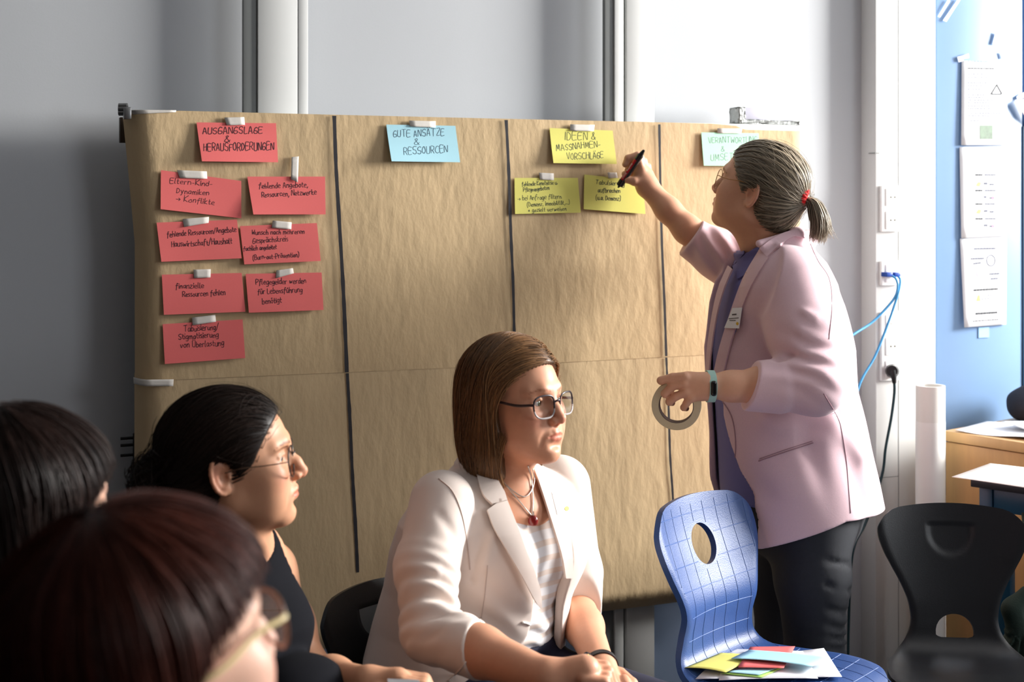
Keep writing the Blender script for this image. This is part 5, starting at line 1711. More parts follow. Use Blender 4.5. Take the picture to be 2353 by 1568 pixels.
# body: head, neck and chest, forearms and hands in one mesh
def headB(P):
    d = hB.sdf(P)
    base = np.array([-0.030, 2.772, 0.90])
    d = smin(d, s_cap(P, hB.pt((-0.026, 0, -0.055)), base, 0.050, 0.060), 0.03)
    d = smin(d, s_cap(P, hB.pt((0.030, 0, -0.088)), base + fB * 0.04 + np.array([0, 0, .03]), 0.022, 0.03), 0.03)
    ch = s_ell(P, base + fB * 0.03 + np.array([0, 0, -0.045]), (0.085, 0.11, 0.060), np.stack([fB, lB, np.array([0, 0, 1.0])], 1))
    return smin(d, ch, 0.05)
c = hB.C
V1, Q1 = sdf_mesh(headB, c + np.array([-.17, -.17, -.26]), c + np.array([.17, .17, .14]), 0.0026)
def handR(P):
    d = s_chain(P, [elR + (wrR - elR) * 0.1, elR + (wrR - elR) * 0.45, wrR], [0.044, 0.041, 0.029], 0.02)
    k = wrR + np.array([0.065, -0.005, 0.012])
    pal = s_cap(P, wrR + np.array([0.015, 0, 0.0]), k, 0.027, 0.026)
    d = smin(d, pal, 0.02)
    for i, dy in enumerate((0.026, 0.009, -0.009, -0.026)):
        kn = wrR + np.array([0.070 - 0.004 * abs(i - 1), dy, 0.014 - 0.003 * i])
        d = smin(d, finger(P, [kn, kn + np.array([0.034, 0.0, -0.006]), kn + np.array([0.044, 0.002, -0.030]), kn + np.array([0.030, 0.004, -0.044])], 0.0108, 0.0080), 0.004)
    th = wrR + np.array([0.03, 0.03, -0.005])
    d = smin(d, finger(P, [th, th + np.array([0.035, 0.02, 0.002]), th + np.array([0.060, 0.018, 0.001])], 0.013, 0.0088), 0.006)
    return d
def handL(P):
    d = s_chain(P, [elL, elL + (wrL - elL) * 0.4, wrL], [0.041, 0.037, 0.0265], 0.02)
    dv = (wrL - elL) / np.linalg.norm(wrL - elL)
    sd = np.cross(dv, [0, 0, 1]); sd /= np.linalg.norm(sd); upv = np.cross(sd, dv)
    d = smin(d, s_cap(P, wrL + dv * 0.015, wrL + dv * 0.065, 0.026, 0.027), 0.02)
    for i, t in enumerate((-0.027, -0.009, 0.009, 0.026)):
        kn = wrL + dv * 0.072 + sd * t + upv * 0.012
        d = smin(d, finger(P, [kn, kn + dv * 0.036 + upv * 0.0, kn + dv * 0.045 - upv * 0.028, kn + dv * 0.028 - upv * 0.042], 0.0108, 0.008), 0.004)
    th = wrL + dv * 0.03 - sd * 0.03
    d = smin(d, finger(P, [th, th + dv * 0.035 - sd * 0.014, th + dv * 0.062 - sd * 0.010], 0.0125, 0.0088), 0.006)
    return d
V2, Q2 = sdf_mesh(handR, np.minimum(elR, wrR) - .07, np.maximum(elR, wrR) + np.array([.16, .09, .08]), 0.0035)
V3, Q3 = sdf_mesh(handL, np.minimum(elL, wrL) - .14, np.maximum(elL, wrL) + np.array([.14, .09, .07]), 0.0035)
body_mesh('body', [(V1, Q1, head_tint(hB.to_local(V1), lips=(0.88, 0.58, 0.58), brow=(0.62, 0.46, 0.36), blush=0.22)), (V2, Q2, None), (V3, Q3, None)], skinB, pB)
eyes(hB, pB, m_irisg, (0.93, -0.36, 0.02))

# hair
def hairshellB(P):
    L = hB.to_local(P)
    d = s_ell(L, (-0.010, 0, 0.036), (0.1050, 0.0865, 0.0905))
    d = smin(d, s_ell(L, (-0.030, 0, -0.055), (0.080, 0.0935, 0.120)), 0.04)
    d = smax(d, -s_ell(L, (0.100, 0, -0.022), (0.100, 0.125, 0.092)), 0.010)
    d = smax(d, -s_ell(L, (0.105, 0, -0.13), (0.110, 0.14, 0.13)), 0.012)
    d = smax(d, -0.150 - L[:, 2], 0.012)
    return d + 0.0008 * np.sin(np.arctan2(L[:, 1], -L[:, 0] + 0.02) * 46 + 2 * vnoise(L, 22, 4))
def guideB(P):
    L = hB.to_local(P)
    d = s_ell(L, (-0.010, 0, 0.036), (0.1050, 0.0865, 0.0905))
    d = smin(d, s_ell(L, (-0.030, 0, -0.055), (0.080, 0.0935, 0.120)), 0.04)
    return smin(d, s_ell(L, (0.012, 0, 0.0), (0.082, 0.076, 0.09)), 0.03)
rs = np.random.RandomState(11)
V, Q = sdf_mesh(hairshellB, c + np.array([-.15, -.15, -.2]), c + np.array([.15, .15, .15]), 0.004)
Lv = hB.to_local(V)
def flowB(P, k):
    L = hB.to_local(P)
    sg = np.where(L[:, 1] - 0.012 > 0, 1.0, -1.0)
    top = np.clip((L[:, 2] - 0.02) / 0.07, 0, 1)
    fr = np.clip((L[:, 0] - 0.01) / 0.07, 0, 1)
    D = np.stack([-0.12 - 1.0 * fr, sg * (0.35 * fr + 0.9 * top * np.clip((L[:, 0] + 0.07) / 0.07, 0.05, 1)), -1.0 + 0.55 * top + 0.1 * fr], 1)
    end = np.clip((-0.10 - L[:, 2]) / 0.06, 0, 1)
    D[:, 0] -= 0.25 * end * (L[:, 0] < 0); D[:, 1] += sg * 0.10 * end
    return D @ hB.R.T
def stopB(P):
    L = hB.to_local(P)
    o = np.minimum(s_ell(L, (0.100, 0, -0.022), (0.100, 0.125, 0.092)), s_ell(L, (0.105, 0, -0.13), (0.110, 0.14, 0.13)))
    return (L[:, 2] < -0.152 - 0.018 * np.sin(L[:, 1] * 90)) | (o < -0.006)
cand = np.where((Lv[:, 2] > -0.08))[0]
S1 = strands(V[rs.choice(cand, 4200)], guideB, flowB, 22, 0.0125, rs, (0.0, 0.004), stopB)
part = hB.pts([(x, 0.012 + 0.004 * rs.randn(), 0.13) for x in rs.uniform(-0.10, 0.088, 1300)])
S2 = strands(part, guideB, flowB, 24, 0.0125, rs, (0.001, 0.006), stopB)
S3 = strands(V[rs.choice(cand, 70)], guideB, flowB, 26, 0.0125, rs, (0.003, 0.008), stopB, jitter=0.3)
hair_mesh('hair', (V, Q), [(*S1, 1.0), (*S2, 1.0), (*S3, 0.4)], hairB, pB, rs, 0.0008, 0.32)

# lapels, collar and details of the blazer
Bz = lambda P: blazerB(P)
solidB = lambda P: smin(torsoB(P, 0.022), smin(shirtB(P) - 0.014, s_sphere(P, np.array([cBx[5], cBy[5], 0.775]) + fB * 0.100 - lB * 0.07, 0.068), 0.05), 0.03)
lap = px_curve([(1120, 1172), (1136, 1215), (1165, 1265), (1200, 1325), (1232, 1385), (1246, 1402)], 16) + px_curve([(1246, 1398), (1243, 1360), (1228, 1310), (1208, 1262), (1190, 1210), (1166, 1150)], 14) + [(1150, 1150), (1121, 1171)]
cloth_piece('lapel', lap[:-1], solidB, 2.3, 2.95, m_cream, blz, 0.007, 0.005)
col = px_curve([(1093, 1078), (1100, 1108), (1112, 1138), (1132, 1158)], 10) + [(1143, 1143), (1166, 1149)] + px_curve([(1160, 1130), (1146, 1105), (1140, 1085)], 6) + [(1120, 1075)]
cloth_piece('collar', col, solidB, 2.3, 2.95, m_cream, blz, 0.010, 0.006)
lap2 = px_curve([(1224, 1068), (1240, 1110), (1258, 1165), (1277, 1225), (1293, 1280), (1301, 1330)], 14) + px_curve([(1318, 1330), (1316, 1270), (1306, 1200), (1286, 1140), (1258, 1085)], 12) + [(1236, 1062)]
cloth_piece('lapel', lap2, solidB, 2.3, 3.0, m_cream, blz, 0.008, 0.005)
m_seam = mat('seam shade', srgb(205, 184, 174), 0.8, noise=0.02)
seam('seam', [(1008, 1100), (1040, 1130), (1062, 1185), (1075, 1260), (1080, 1310)], blazerB, 2.3, 3, m_seam, blz, 0.0010)
seam('seam', [(1120, 1300), (1112, 1380), (1100, 1450), (1088, 1490)], blazerB, 2.3, 3, m_seam, blz, 0.0007)
seam('cuff_edge', [(1091, 1492), (1075, 1515), (1055, 1542), (1030, 1566)], blazerB, 2.2, 3, m_cream, blz, 0.0016)
seam('buttonhole', [(1199, 1431), (1210, 1433), (1221, 1438)], blazerB, 2.3, 3, mat('white stitching', srgb(250, 246, 240), 0.6), blz, 0.0024, 0.001, 6)
# name badge on the far lapel
m_badge = mat('badge card white', srgb(248, 248, 250), 0.5)
bd = empty('name_badge', W(1290, 1150, 2.7), 'white name badge with a yellow dot on the cream blazer', 'badge')
solidB2 = lambda P: np.minimum(solidB(P) - 0.006, blazerB(P))
cloth_piece('card', [(1268, 1131), (1299, 1127), (1308, 1176), (1281, 1183)], solidB2, 2.3, 3.05, m_badge, bd, 0.003, 0.0015, 8)
cloth_piece('holder', [(1299, 1127), (1310, 1128), (1318, 1170), (1308, 1176)], solidB2, 2.3, 3.05, mat('lavender holder', srgb(224, 222, 240), 0.4), bd, 0.0026, 0.0015, 8)
cloth_piece('yellow_dot', [(1303 + 5 * math.cos(t), 1169 + 5.5 * math.sin(t)) for t in np.linspace(6.2, 0, 14)[:-1]], solidB2, 2.3, 3.05, mat('yellow dot', srgb(240, 200, 50), 0.5), bd, 0.0040, 0.001, 8)

# necklace
nk = empty('necklace', W(1224, 1195, 2.62), 'silver chain necklace with a dark red stone pendant over the striped shirt', 'necklace')
m_silver = mat('silver chain', srgb(190, 184, 178), 0.3, metal=0.9, noise=0.05)
skshirt = lambda P: np.minimum(headB(P), shirtB(P))
for nm, pts in (('chain', [(1150, 1100), (1168, 1122), (1190, 1148), (1210, 1172), (1222, 1186)]), ('chain', [(1213, 1072), (1221, 1100), (1224, 1130), (1225, 1160), (1222, 1186)]), ('chain', [(1163, 1115), (1185, 1133), (1205, 1142), (1220, 1130), (1228, 1105), (1224, 1078)])):
    P = march(px_curve(pts, 26), skshirt, 2.3, 3.0, 0.002)
    V, F = tube_vf(P, 0.0011, 6); mesh_from(nm, V, F, m_silver, nk, True)
pc = march([(1225, 1198)], skshirt, 2.3, 3.0, 0.008)[0]
def pend(P): 
    return smax(s_ell(P, pc, (0.0095, 0.007, 0.0115)), -(P[:, 2] - pc[2] + 0.0085), 0.003)
V, Q = sdf_mesh(pend, pc - .02, pc + .02, 0.0016)
fast_mesh('pendant', V, Q, mat('dark red stone', srgb(128, 30, 28), 0.15, spec=0.7, noise=0.2, nscale=80), nk)
tube('bail', [pc + np.array([0, 0, .010]), pc + np.array([0, -.002, .018])], 0.002, m_silver, nk, 8)

glasses(hB, 'eyeglasses', 'glasses with dark upper and clear lower rims on the blond woman', mat('dark plum rim', srgb(44, 32, 40), 0.25, spec=0.6), clear, mat('dark brown temple', srgb(52, 30, 28), 0.3),
        0.0258, 0.0210, 0.0345, -0.0060, 0.1045, 0.010, 3.0, 0.0017, mat('clear grey rim', srgb(178, 172, 172), 0.15, spec=0.7), tr=0.0026)
# wrist watch
wt = empty('wristwatch', W(1385, 1540, 2.66), 'black strapped wristwatch with a golden edge on the blond woman\'s wrist', 'watch')
dv = (wrL - elL) / np.linalg.norm(wrL - elL); sd = np.cross(dv, [0, 0, 1]); sd /= np.linalg.norm(sd); upv = np.cross(sd, dv)
wc = wrL + dv * 0.002
for nm, r0, w, mm in (('strap', 0.0312, 0.0055, m_black),):
    n = 36; V = []
    for a in np.linspace(0, 2 * math.pi, n, endpoint=False):
        dirv = math.cos(a) * sd + math.sin(a) * upv
        for rr, ww in ((r0, -w), (r0 + 0.002, -w), (r0 + 0.002, w), (r0, w)):
            V.append(wc + dirv * rr + dv * ww)
    F = [(i * 4 + k, i * 4 + (k + 1) % 4, ((i + 1) % n) * 4 + (k + 1) % 4, ((i + 1) % n) * 4 + k) for i in range(n) for k in range(4)]
    mesh_from(nm, V, F, mm, wt, True, sharp=50)
fd = (-sd * 0.75 + upv * 0.45 - dv * 0); fd = np.array(fd) / np.linalg.norm(fd)
if (wc + fd)[1] > (wc - fd)[1]: fd = fd - 2 * sd * fd.dot(sd)
fcn = wc + fd * 0.034
V, F = tube_vf([fcn - fd * 0.003, fcn + fd * 0.004], [0.0135, 0.0128], 28); mesh_from('watch_case', V, F, m_black, wt, True, sharp=40)
a1 = np.cross(fd, dv); a1 /= np.linalg.norm(a1)
tube('gold_edge', [fcn + fd * 0.0042 + 0.0128 * (math.cos(t) * dv + math.sin(t) * a1) for t in np.linspace(-1.2, 1.2, 20)], 0.0013, mat('gold', srgb(220, 160, 70), 0.25, metal=0.9, noise=0.03), wt, 8)
# sheet in her hands
o = mesh_from('paper_sheet', [W(1218, 1572, 2.345), W(1287, 1512, 2.40), W(1352, 1572, 2.40), W(1290, 1640, 2.345)], [(3, 2, 1, 0)], m_paper)
sm = o.modifiers.new('thick', 'SOLIDIFY'); sm.thickness = 0.0012
tag(o, 'white paper sheet held in the lap of the woman in the cream blazer', 'paper')
# ================================================================== standing woman in the pink blazer
skinA = skin_mat('fair skin', srgb(222, 168, 138))
m_pink = mat('pink linen blazer', srgb(226, 192, 200), 0.85, sheen=0.25, bump=0.35, bscale=700, bdist=0.0006, noise=0.05, nscale=260)
m_lilac = mat('blue violet shirt', srgb(112, 110, 168), 0.75, noise=0.03, nscale=60, bump=0.1, bscale=500, bdist=0.0004)
m_jean = mat('charcoal jeans', srgb(40, 42, 48), 0.85, noise=0.15, nscale=120, bump=0.3, bscale=600, bdist=0.0006)
hairA = hair_mat('grey blond hair', srgb(152, 138, 118), 0.34, 0.6)
hA = Head(W(1746, 436, 3.46), (-0.82, 0.47, 0.30), scale=1.0, wide=0.002, jowl=0.003, nose=-0.002)
fA = np.array([-0.97, -0.24, 0]); fA /= np.linalg.norm(fA); lA = np.array([-fA[1], fA[0], 0])
pA = empty('person', (0.70, 3.50, 0), 'standing woman with grey-blond ponytail in a pink blazer writing on the pinboard', 'person')
YA = 3.50; SA = FPX / YA
lev = [(545, 1745, 1850, .060), (575, 1705, 1868, .105), (600, 1682, 1886, .150), (650, 1650, 1915, .180), (700, 1636, 1932, .188), (800, 1619, 1958, .190), (900, 1622, 1970, .186), (1000, 1628, 1992, .190),
       (1100, 1633, 2014, .200), (1170, 1640, 2027, .206), (1290, 1655, 2036, .208)]
lev = lev[::-1]
zsA = [CAM_H - (l[0] - HOR) / SA for l in lev]
cAx = np.array([((l[1] + l[2]) / 2 - 1176.5) / SA for l in lev]); cAy = np.full(len(lev), YA)
bA = np.array([l[3] for l in lev])
aA = np.array([math.sqrt(max(((l[2] - l[1]) / 2 / SA) ** 2 - (0.24 * l[3]) ** 2, 0.0016)) / 0.97 for l in lev])
def torsoA(P, g=0.0):
    return s_loft(P, zsA, cAx, cAy, aA + g, bA + g, fA, lA)
sAL = W(1808, 650, 3.35); eAL = W(1876, 888, 3.23); wAL = W(1630, 888, 3.21)
sAR = W(1700, 615, 3.62); eAR = W(1618, 566, 3.655); wAR = W(1490, 432, 3.70)
def openA(P):
    X = np.interp(P[:, 2], zsA, cAx); Y = np.interp(P[:, 2], zsA, cAy)
    fw = (P[:, 0] - X) * fA[0] + (P[:, 1] - Y) * fA[1]
    v = (P[:, 0] - X) * lA[0] + (P[:, 1] - Y) * lA[1]
    yy = HOR + (CAM_H - P[:, 2]) * SA
    hi = np.interp(yy, [540, 600, 650, 700, 800, 880, 940, 1000, 1060, 1110, 1160], [.09, .105, .108, .100, .075, .050, .050, .066, .088, .112, .122])
    lo = np.interp(yy, [540, 600, 700, 800, 900, 1000, 1100, 1180], [-.10, -.10, -.085, -.055, -.045, -.05, -.07, -.12])
    return np.maximum(np.maximum(v - hi, lo - v), 0.02 - fw)
def sleeveAL(P):
    cuff = eAL + (wAL - eAL) * 0.62
    r = s_chain(P, [sAL, (sAL + eAL) / 2 + np.array([.004, 0, 0]), eAL + np.array([-.004, 0, .004]), cuff], [.088, .080, .066, .052], .03)
    band = eAL + (wAL - eAL) * 0.36
    r = smin(r, s_cap(P, band, cuff, .0625, .0565), 0.003)
    r = r + folds(P, eAL + np.array([-.02, -.03, .05]), (0.5, 0, 1), .07, .042, .0045, 21, 1.3, 12)
    for a, b, w, d in (((1790, 830), (1880, 800), .010, .006), ((1795, 848), (1888, 850), .010, .007), ((1800, 858), (1880, 905), .009, .006), ((1840, 760), (1900, 785), .010, -.005),
                       ((1745, 720), (1790, 860), .012, .004), ((1830, 700), (1870, 730), .012, -.005), ((1800, 690), (1790, 760), .015, .004)):
        r = r + crease(P, W(*a, 3.21), W(*b, 3.22), w, d)
    dv = (wAL - eAL) / np.linalg.norm(wAL - eAL) + np.array([0.05, 0, 0.30]); dv /= np.linalg.norm(dv)
    return smax(r, (P - cuff.astype(f32)) @ dv.astype(f32), .003)
def sleeveAR(P):
    cuff = W(1588, 546, 3.655)
    band = W(1622, 570, 3.655)
    r = s_chain(P, [sAR + np.array([.03, 0, -.02]), W(1650, 585, 3.645), cuff], [.075, .060, .050], .03)
    r = smin(r, s_cap(P, band, cuff, .056, .0535), 0.003)
    r = r + folds(P, W(1650, 580, 3.6), (0.8, 0, 0.45), .055, .035, .0045, 8)
    dv = (cuff - band) / np.linalg.norm(cuff - band); dv = dv + np.array([-0.35, 0, 0.05]) * 0; dv /= np.linalg.norm(dv)
    return smax(r, (P - cuff.astype(f32)) @ dv.astype(f32), .003)
def hemA(P):
    return np.clip(.632 + .36 * (P[:, 0] - .59), .625, .70) - P[:, 2]
def blazerA(P):
    d = torsoA(P, 0.0)
    d = smin(d, s_sphere(P, sAL + np.array([0.005, .02, -.01]), .095), .06)
    d = smin(d, s_chain(P, [W(1745, 560, 3.36), W(1830, 540, 3.42), W(1862, 548, 3.52), W(1800, 545, 3.62)], [.010, .013, .014, .010], .02), .03)
    d = smax(d, -openA(P), .004)
    for a, b, w, dd in (((1900, 850), (1965, 870), .014, .014), ((1900, 815), (1962, 840), .014, -.012), ((1890, 940), (1990, 1050), .03, -.012), ((1850, 1000), (1890, 1180), .03, .013),
                        ((1760, 960), (1880, 1010), .022, -.012), ((1720, 1110), (1830, 1160), .03, .007), ((1950, 990), (1985, 1180), .03, .007), ((1915, 905), (1930, 990), .012, .005), ((1930, 690), (1955, 800), .02, -.005)):
        d = d + crease(P, W(*a, 3.33), W(*b, 3.35), w, dd)
    d = d + 0.004 * vnoise(P, 12, 6)
    d = smax(d, hemA(P), .004)
    d = smin(d, np.minimum(sleeveAL(P), sleeveAR(P)), .012)
    inner = torsoA(P, -0.016)
    neck = s_cap(P, hA.pt((-.01, 0, -.07)), W(1768, 600, 3.49), .064, .070)
    return smax(d, -smin(inner, neck, .03), .004)
V, Q = sdf_mesh(blazerA, (.38, 3.08, .56), (.98, 3.82, 1.48), 0.0038)
blA = fast_mesh('blazer', V, Q, m_pink, pA)
def shirtA(P):
    d = torsoA(P, -0.022)
    d = smin(d, s_cap(P, W(1768, 590, 3.49), hA.pt((-.012, 0, -.11)), .070, .056), .03)
    d = d + crease(P, W(1672, 680, 3.4), W(1650, 800, 3.4), .010, .005) + folds(P, W(1660, 900, 3.4), (1, 0, 0.1), .12, .05, .003, 4)
    cutp = (P - W(1742, 568, 3.49).astype(f32)) @ (np.array([-0.35, 0, 0.93], f32))
    return smax(smax(d, cutp, .004), 0.72 - P[:, 2], .004)
V, Q = sdf_mesh(shirtA, (.42, 3.26, .70), (.86, 3.72, 1.42), 0.006)
shA = fast_mesh('shirt', V, Q, m_lilac, pA)
def jeansA(P):
    d = None
    for s, hp, kn, an in ((1, W(1862, 1170, 3.40), W(1872, 1520, 3.38), (0.735, 3.42, .09)), (-1, W(1800, 1170, 3.60), W(1800, 1480, 3.60), (0.62, 3.60, .09))):
        e = s_chain(P, [hp, hp + (kn - hp) * .45, kn, np.array(an)], [.098, .086, .066, .045], .03)
        d = e if d is None else smin(d, e, .02)
    d = smin(d, s_ell(P, W(1835, 1160, 3.5), (.16, .17, .15)), .04)
    for k, y in enumerate((1290, 1345, 1400, 1440, 1465, 1490)):
        d = d + crease(P, W(1900, y, 3.3), W(1962, y + 10 + 6 * (k % 2), 3.36), .008, .006)
    d = d + folds(P, W(1930, 1460, 3.38), (0.2, 0, 1), .07, .028, .004, 3)
    return d
V, Q = sdf_mesh(jeansA, (.45, 3.2, .05), (.95, 3.8, .84), 0.0085)
fast_mesh('jeans', V, Q, m_jean, pA)
for an in ((0.735, 3.42), (0.62, 3.60)):
    an = np.array([an[0], an[1], 0])
    def shoe(P, an=an): return smax(smin(s_cap(P, an + np.array([0.01, 0, .05]), an + np.array([0, 0, .09]), .045), s_cap(P, an + np.array([0, 0, .035]), an + fA * .15 + np.array([0, 0, .03]), .042, .036), .03), 0.004 - P[:, 2], .003)
    V, Q = sdf_mesh(shoe, an + np.array([-.22, -.22, -.02]), an + np.array([.24, .22, .16]), 0.01)
    fast_mesh('shoe', V, Q, m_shoe, pA)

# body mesh
def headAs(P):
    d = hA.sdf(P)
    base = W(1775, 590, 3.50)
    d = smin(d, s_cap(P, hA.pt((-.028, 0, -.06)), base, .052, .060), .03)
    return smin(d, s_cap(P, hA.pt((.028, 0, -.088)), base + fA * .04, .022, .028), .035)
c = hA.C
V1, Q1 = sdf_mesh(headAs, c + np.array([-.17, -.17, -.21]), c + np.array([.17, .17, .14]), 0.0027)
def armAL(P):
    d = s_chain(P, [eAL + (wAL - eAL) * .2, eAL + (wAL - eAL) * .5, eAL + (wAL - eAL) * .8, wAL], [.046, .043, .032, .0262], .02)
    Yh = 3.20
    d = smin(d, s_cap(P, W(1622, 879, Yh), W(1580, 874, Yh), .0215, .0200), .02)
    d = smin(d, s_cap(P, W(1622, 898, Yh), W(1588, 906, Yh), .0205, .0190), .02)
    for pts, r in (([(1574, 866), (1546, 868), (1519, 875)], .0100), ([(1572, 882), (1546, 887), (1528, 905)], .0100), ([(1576, 902), (1554, 911), (1538, 924)], .0092), ([(1588, 914), (1577, 928), (1571, 937)], .0082)):
        P3 = [W(x, y, Yh - .012 + .010 * i) for i, (x, y) in enumerate(pts)] + [W(pts[-1][0] + 6, pts[-1][1] + 2, Yh + .026)]
        d = smin(d, s_chain(P, P3, [r * 1.08, r, r * .92, r * .82], .003), .005)
    d = smin(d, s_chain(P, [W(1600, 872, Yh + .02), W(1565, 868, Yh + .038), W(1538, 878, Yh + .036)], [.014, .011, .009], .004), .006)
    return d
V2, Q2 = sdf_mesh(armAL, (.30, 3.10, .93), (.74, 3.32, 1.11), 0.0030)
def armAR(P):
    d = s_chain(P, [eAR + np.array([.02, 0, -.005]), W(1580, 528, 3.665), W(1535, 482, 3.68), wAR], [.037, .0355, .031, .0262], .02)
    Yh = 3.70
    d = smin(d, s_cap(P, W(1488, 428, Yh), W(1474, 396, Yh), .0235, .0185), .02)
    d = smin(d, s_cap(P, W(1483, 425, Yh), W(1470, 412, Yh), .020, .016), .02)
    d = smin(d, s_cap(P, W(1490, 425, Yh + .01), W(1487, 400, Yh + .012), .019, .016), .015)
    for pts, dy, r in (([(1475, 392), (1465, 358), (1443, 364), (1437, 378)], -.006, .0104), ([(1480, 390), (1471, 362), (1449, 374), (1442, 392)], .012, .0102), ([(1486, 393), (1479, 370), (1458, 384), (1452, 400)], .026, .0095), ([(1491, 397), (1489, 382), (1473, 389), (1464, 400)], .036, .0082)):
        P3 = [W(x, y, Yh + dy) for x, y in pts]
        d = smin(d, s_chain(P, P3, [r * 1.1, r, r * .9, r * .8], .003), .005)
    d = smin(d, s_chain(P, [W(1478, 420, Yh - .010), W(1458, 417, Yh - .018), W(1441, 412, Yh - .016), W(1436, 400, Yh - .010)], [.0150, .0115, .0100, .0085], .004), .008)
    return d
V3, Q3 = sdf_mesh(armAR, (.25, 3.60, 1.29), (.56, 3.78, 1.58), 0.0028)
body_mesh('body', [(V1, Q1, head_tint(hA.to_local(V1), blush=0.25)), (V2, Q2, None), (V3, Q3, None)], skinA, pA)
eyes(hA, pA, m_irisb, (-0.85, 0.5, 0.1))

# hair pulled back to a ponytail
tieL = np.array([-0.1160, 0.0, 0.008])
def hairshellA(P):
    L = hA.to_local(P)
    d = s_ell(L, (-0.010, 0, 0.032), (0.1065, 0.0845, 0.0900))
    d = smin(d, s_ell(L, (-0.050, 0, -0.030), (0.060, 0.066, 0.062)), .03)
    d = smax(d, -s_ell(L, (0.112, 0, -0.040), (0.108, 0.135, 0.112)), .008)
    ys = L.copy(); ys[:, 1] = np.abs(ys[:, 1])
    d = smax(d, -s_ell(ys, (-0.006, 0.085, -0.022), (0.026, 0.030, 0.034)), .006)
    d = smax(d, -s_ell(ys, (0.012, 0.075, -0.085), (0.040, 0.05, 0.065)), .008)
    d = smax(d, -0.088 - L[:, 2], .01)
    d = smin(d, s_cap(L, (-0.090, 0, 0.006), tieL, .024, .008), .03)
    w = np.linalg.norm(L - tieL.astype(f32), axis=1)
    return d + 0.0007 * np.sin(np.arctan2(L[:, 2] - tieL[2], L[:, 1]) * 40 + 2 * vnoise(L, 20, 2)) * np.clip(w / .06, 0, 1)
rs = np.random.RandomState(21)
V, Q = sdf_mesh(hairshellA, c + np.array([-.16, -.17, -.15]), c + np.array([.16, .16, .16]), .004)
Lv = hA.to_local(V)
def flowA(P, k):
    L = hA.to_local(P)
    D = tieL - L
    D = D / (np.linalg.norm(D, axis=1)[:, None] + 1e-5)
    D[:, 2] += 0.30 * np.clip(L[:, 0] / .08, -0.3, 1) * (1 if True else 0)
    return D @ hA.R.T
stopA = lambda P: np.linalg.norm(hA.to_local(P) - tieL.astype(f32), axis=1) < .019
cand = np.where((Lv[:, 0] > -.09))[0]
S1 = strands(V[rs.choice(cand, 4200)], hairshellA, flowA, 20, .010, rs, (0, .003), stopA, jitter=.10)
S2 = strands(V[rs.choice(cand, 90)], hairshellA, flowA, 14, .010, rs, (.003, .010), None, jitter=.5)
# ponytail falling from the tie
tieW = hA.pt(tieL - np.array([.006, 0, 0]))
n = 900
a = rs.rand(n) * 2 * math.pi; rr = np.sqrt(rs.rand(n))
path = np.array([W(1846, 452, 3.40), W(1868, 462, 3.395), W(1880, 490, 3.39), W(1884, 522, 3.39), W(1878, 556, 3.39)])
cp = smooth_path(path, 14)
wd = np.interp(np.linspace(0, 1, 14), [0, .2, .5, .8, 1], [.005, .017, .024, .022, .017])
PT = cp[None] + (np.cos(a) * rr)[:, None, None] * wd[None, :, None] * np.array([1.0, 0, -0.1]) + (np.sin(a) * rr)[:, None, None] * wd[None, :, None] * np.array([0, 1.0, 0])
PT += rs.randn(n, 1, 3) * .0012 + rs.randn(n, 1, 3) * np.linspace(0, 1, 14)[None, :, None] ** 2 * np.array([.005, .005, .003])
flick = np.zeros((n, 14, 3)); fl = rs.rand(n) < .12
flick[fl, :, 0] = np.clip(np.linspace(-1, 1, 14), 0, 1) ** 2 * .028
flick[fl, :, 2] = np.clip(np.linspace(-1, 1, 14), 0, 1) ** 2 * .010
PT = (PT + flick).astype(f32)
al = (13 - rs.randint(0, 4, n))
hair_mesh('hair', (V, Q), [(*S1, 1.0), (*S2, .4), (PT, al, 1.1)], hairA, pA, rs, .00075, .30)
# red knitted hair tie
m_redtie = mat('red knitted scrunchie', srgb(226, 24, 30), 0.8, bump=.6, bscale=300, bdist=.0012, noise=.15, nscale=150)
tc_ = W(1844, 452, 3.402)
axd = np.array([0.85, -0.2, -0.30]); axd /= np.linalg.norm(axd)
s1 = np.cross(axd, [0, 1, 0]); s1 /= np.linalg.norm(s1); s2 = np.cross(axd, s1)
pts = []
for t in np.linspace(0, 2 * math.pi, 160, endpoint=False):
    b = t * 17
    R0 = .0155 + .0058 * math.cos(b)
    pts.append(tc_ + R0 * (math.cos(t) * s1 + math.sin(t) * s2) + axd * (.0085 * math.sin(b)))
V, F = tube_vf(pts, .0046, 6, False, True); mesh_from('hair_tie', V, F, m_redtie, pA, True)

# garment details
solA = lambda P: smin(torsoA(P, 0.002), s_cap(P, W(1768, 590, 3.49), hA.pt((-.012, 0, -.10)), .074, .060), .03)
lap = px_curve([(1745, 572), (1715, 622), (1697, 662), (1674, 728), (1652, 800), (1639, 858)], 16) + px_curve([(1660, 862), (1678, 790), (1699, 722), (1722, 664), (1744, 624), (1766, 590)], 16)
solA2 = lambda P: np.minimum(solA(P), blazerA(P) + .002)
cloth_piece('lapel', lap, solA2, 3.0, 3.7, m_pink, blA, .006, .005)
col = px_curve([(1762, 590), (1790, 563), (1825, 543), (1850, 548)], 10) + px_curve([(1835, 525), (1800, 535), (1768, 553), (1745, 572)], 10)
cloth_piece('collar', col, solA2, 3.0, 3.7, m_pink, blA, .007, .006)
farlap = px_curve([(1672, 610), (1650, 660), (1636, 720), (1624, 800), (1621, 860)], 12) + px_curve([(1628, 860), (1634, 800), (1647, 720), (1664, 660), (1682, 618)], 12)
cloth_piece('lapel', farlap, solA, 3.0, 3.72, m_pink, blA, .006, .004)
cl1 = [(1742, 565), (1722, 578), (1700, 594), (1681, 606), (1686, 624), (1694, 641), (1708, 633), (1728, 604), (1748, 578)]
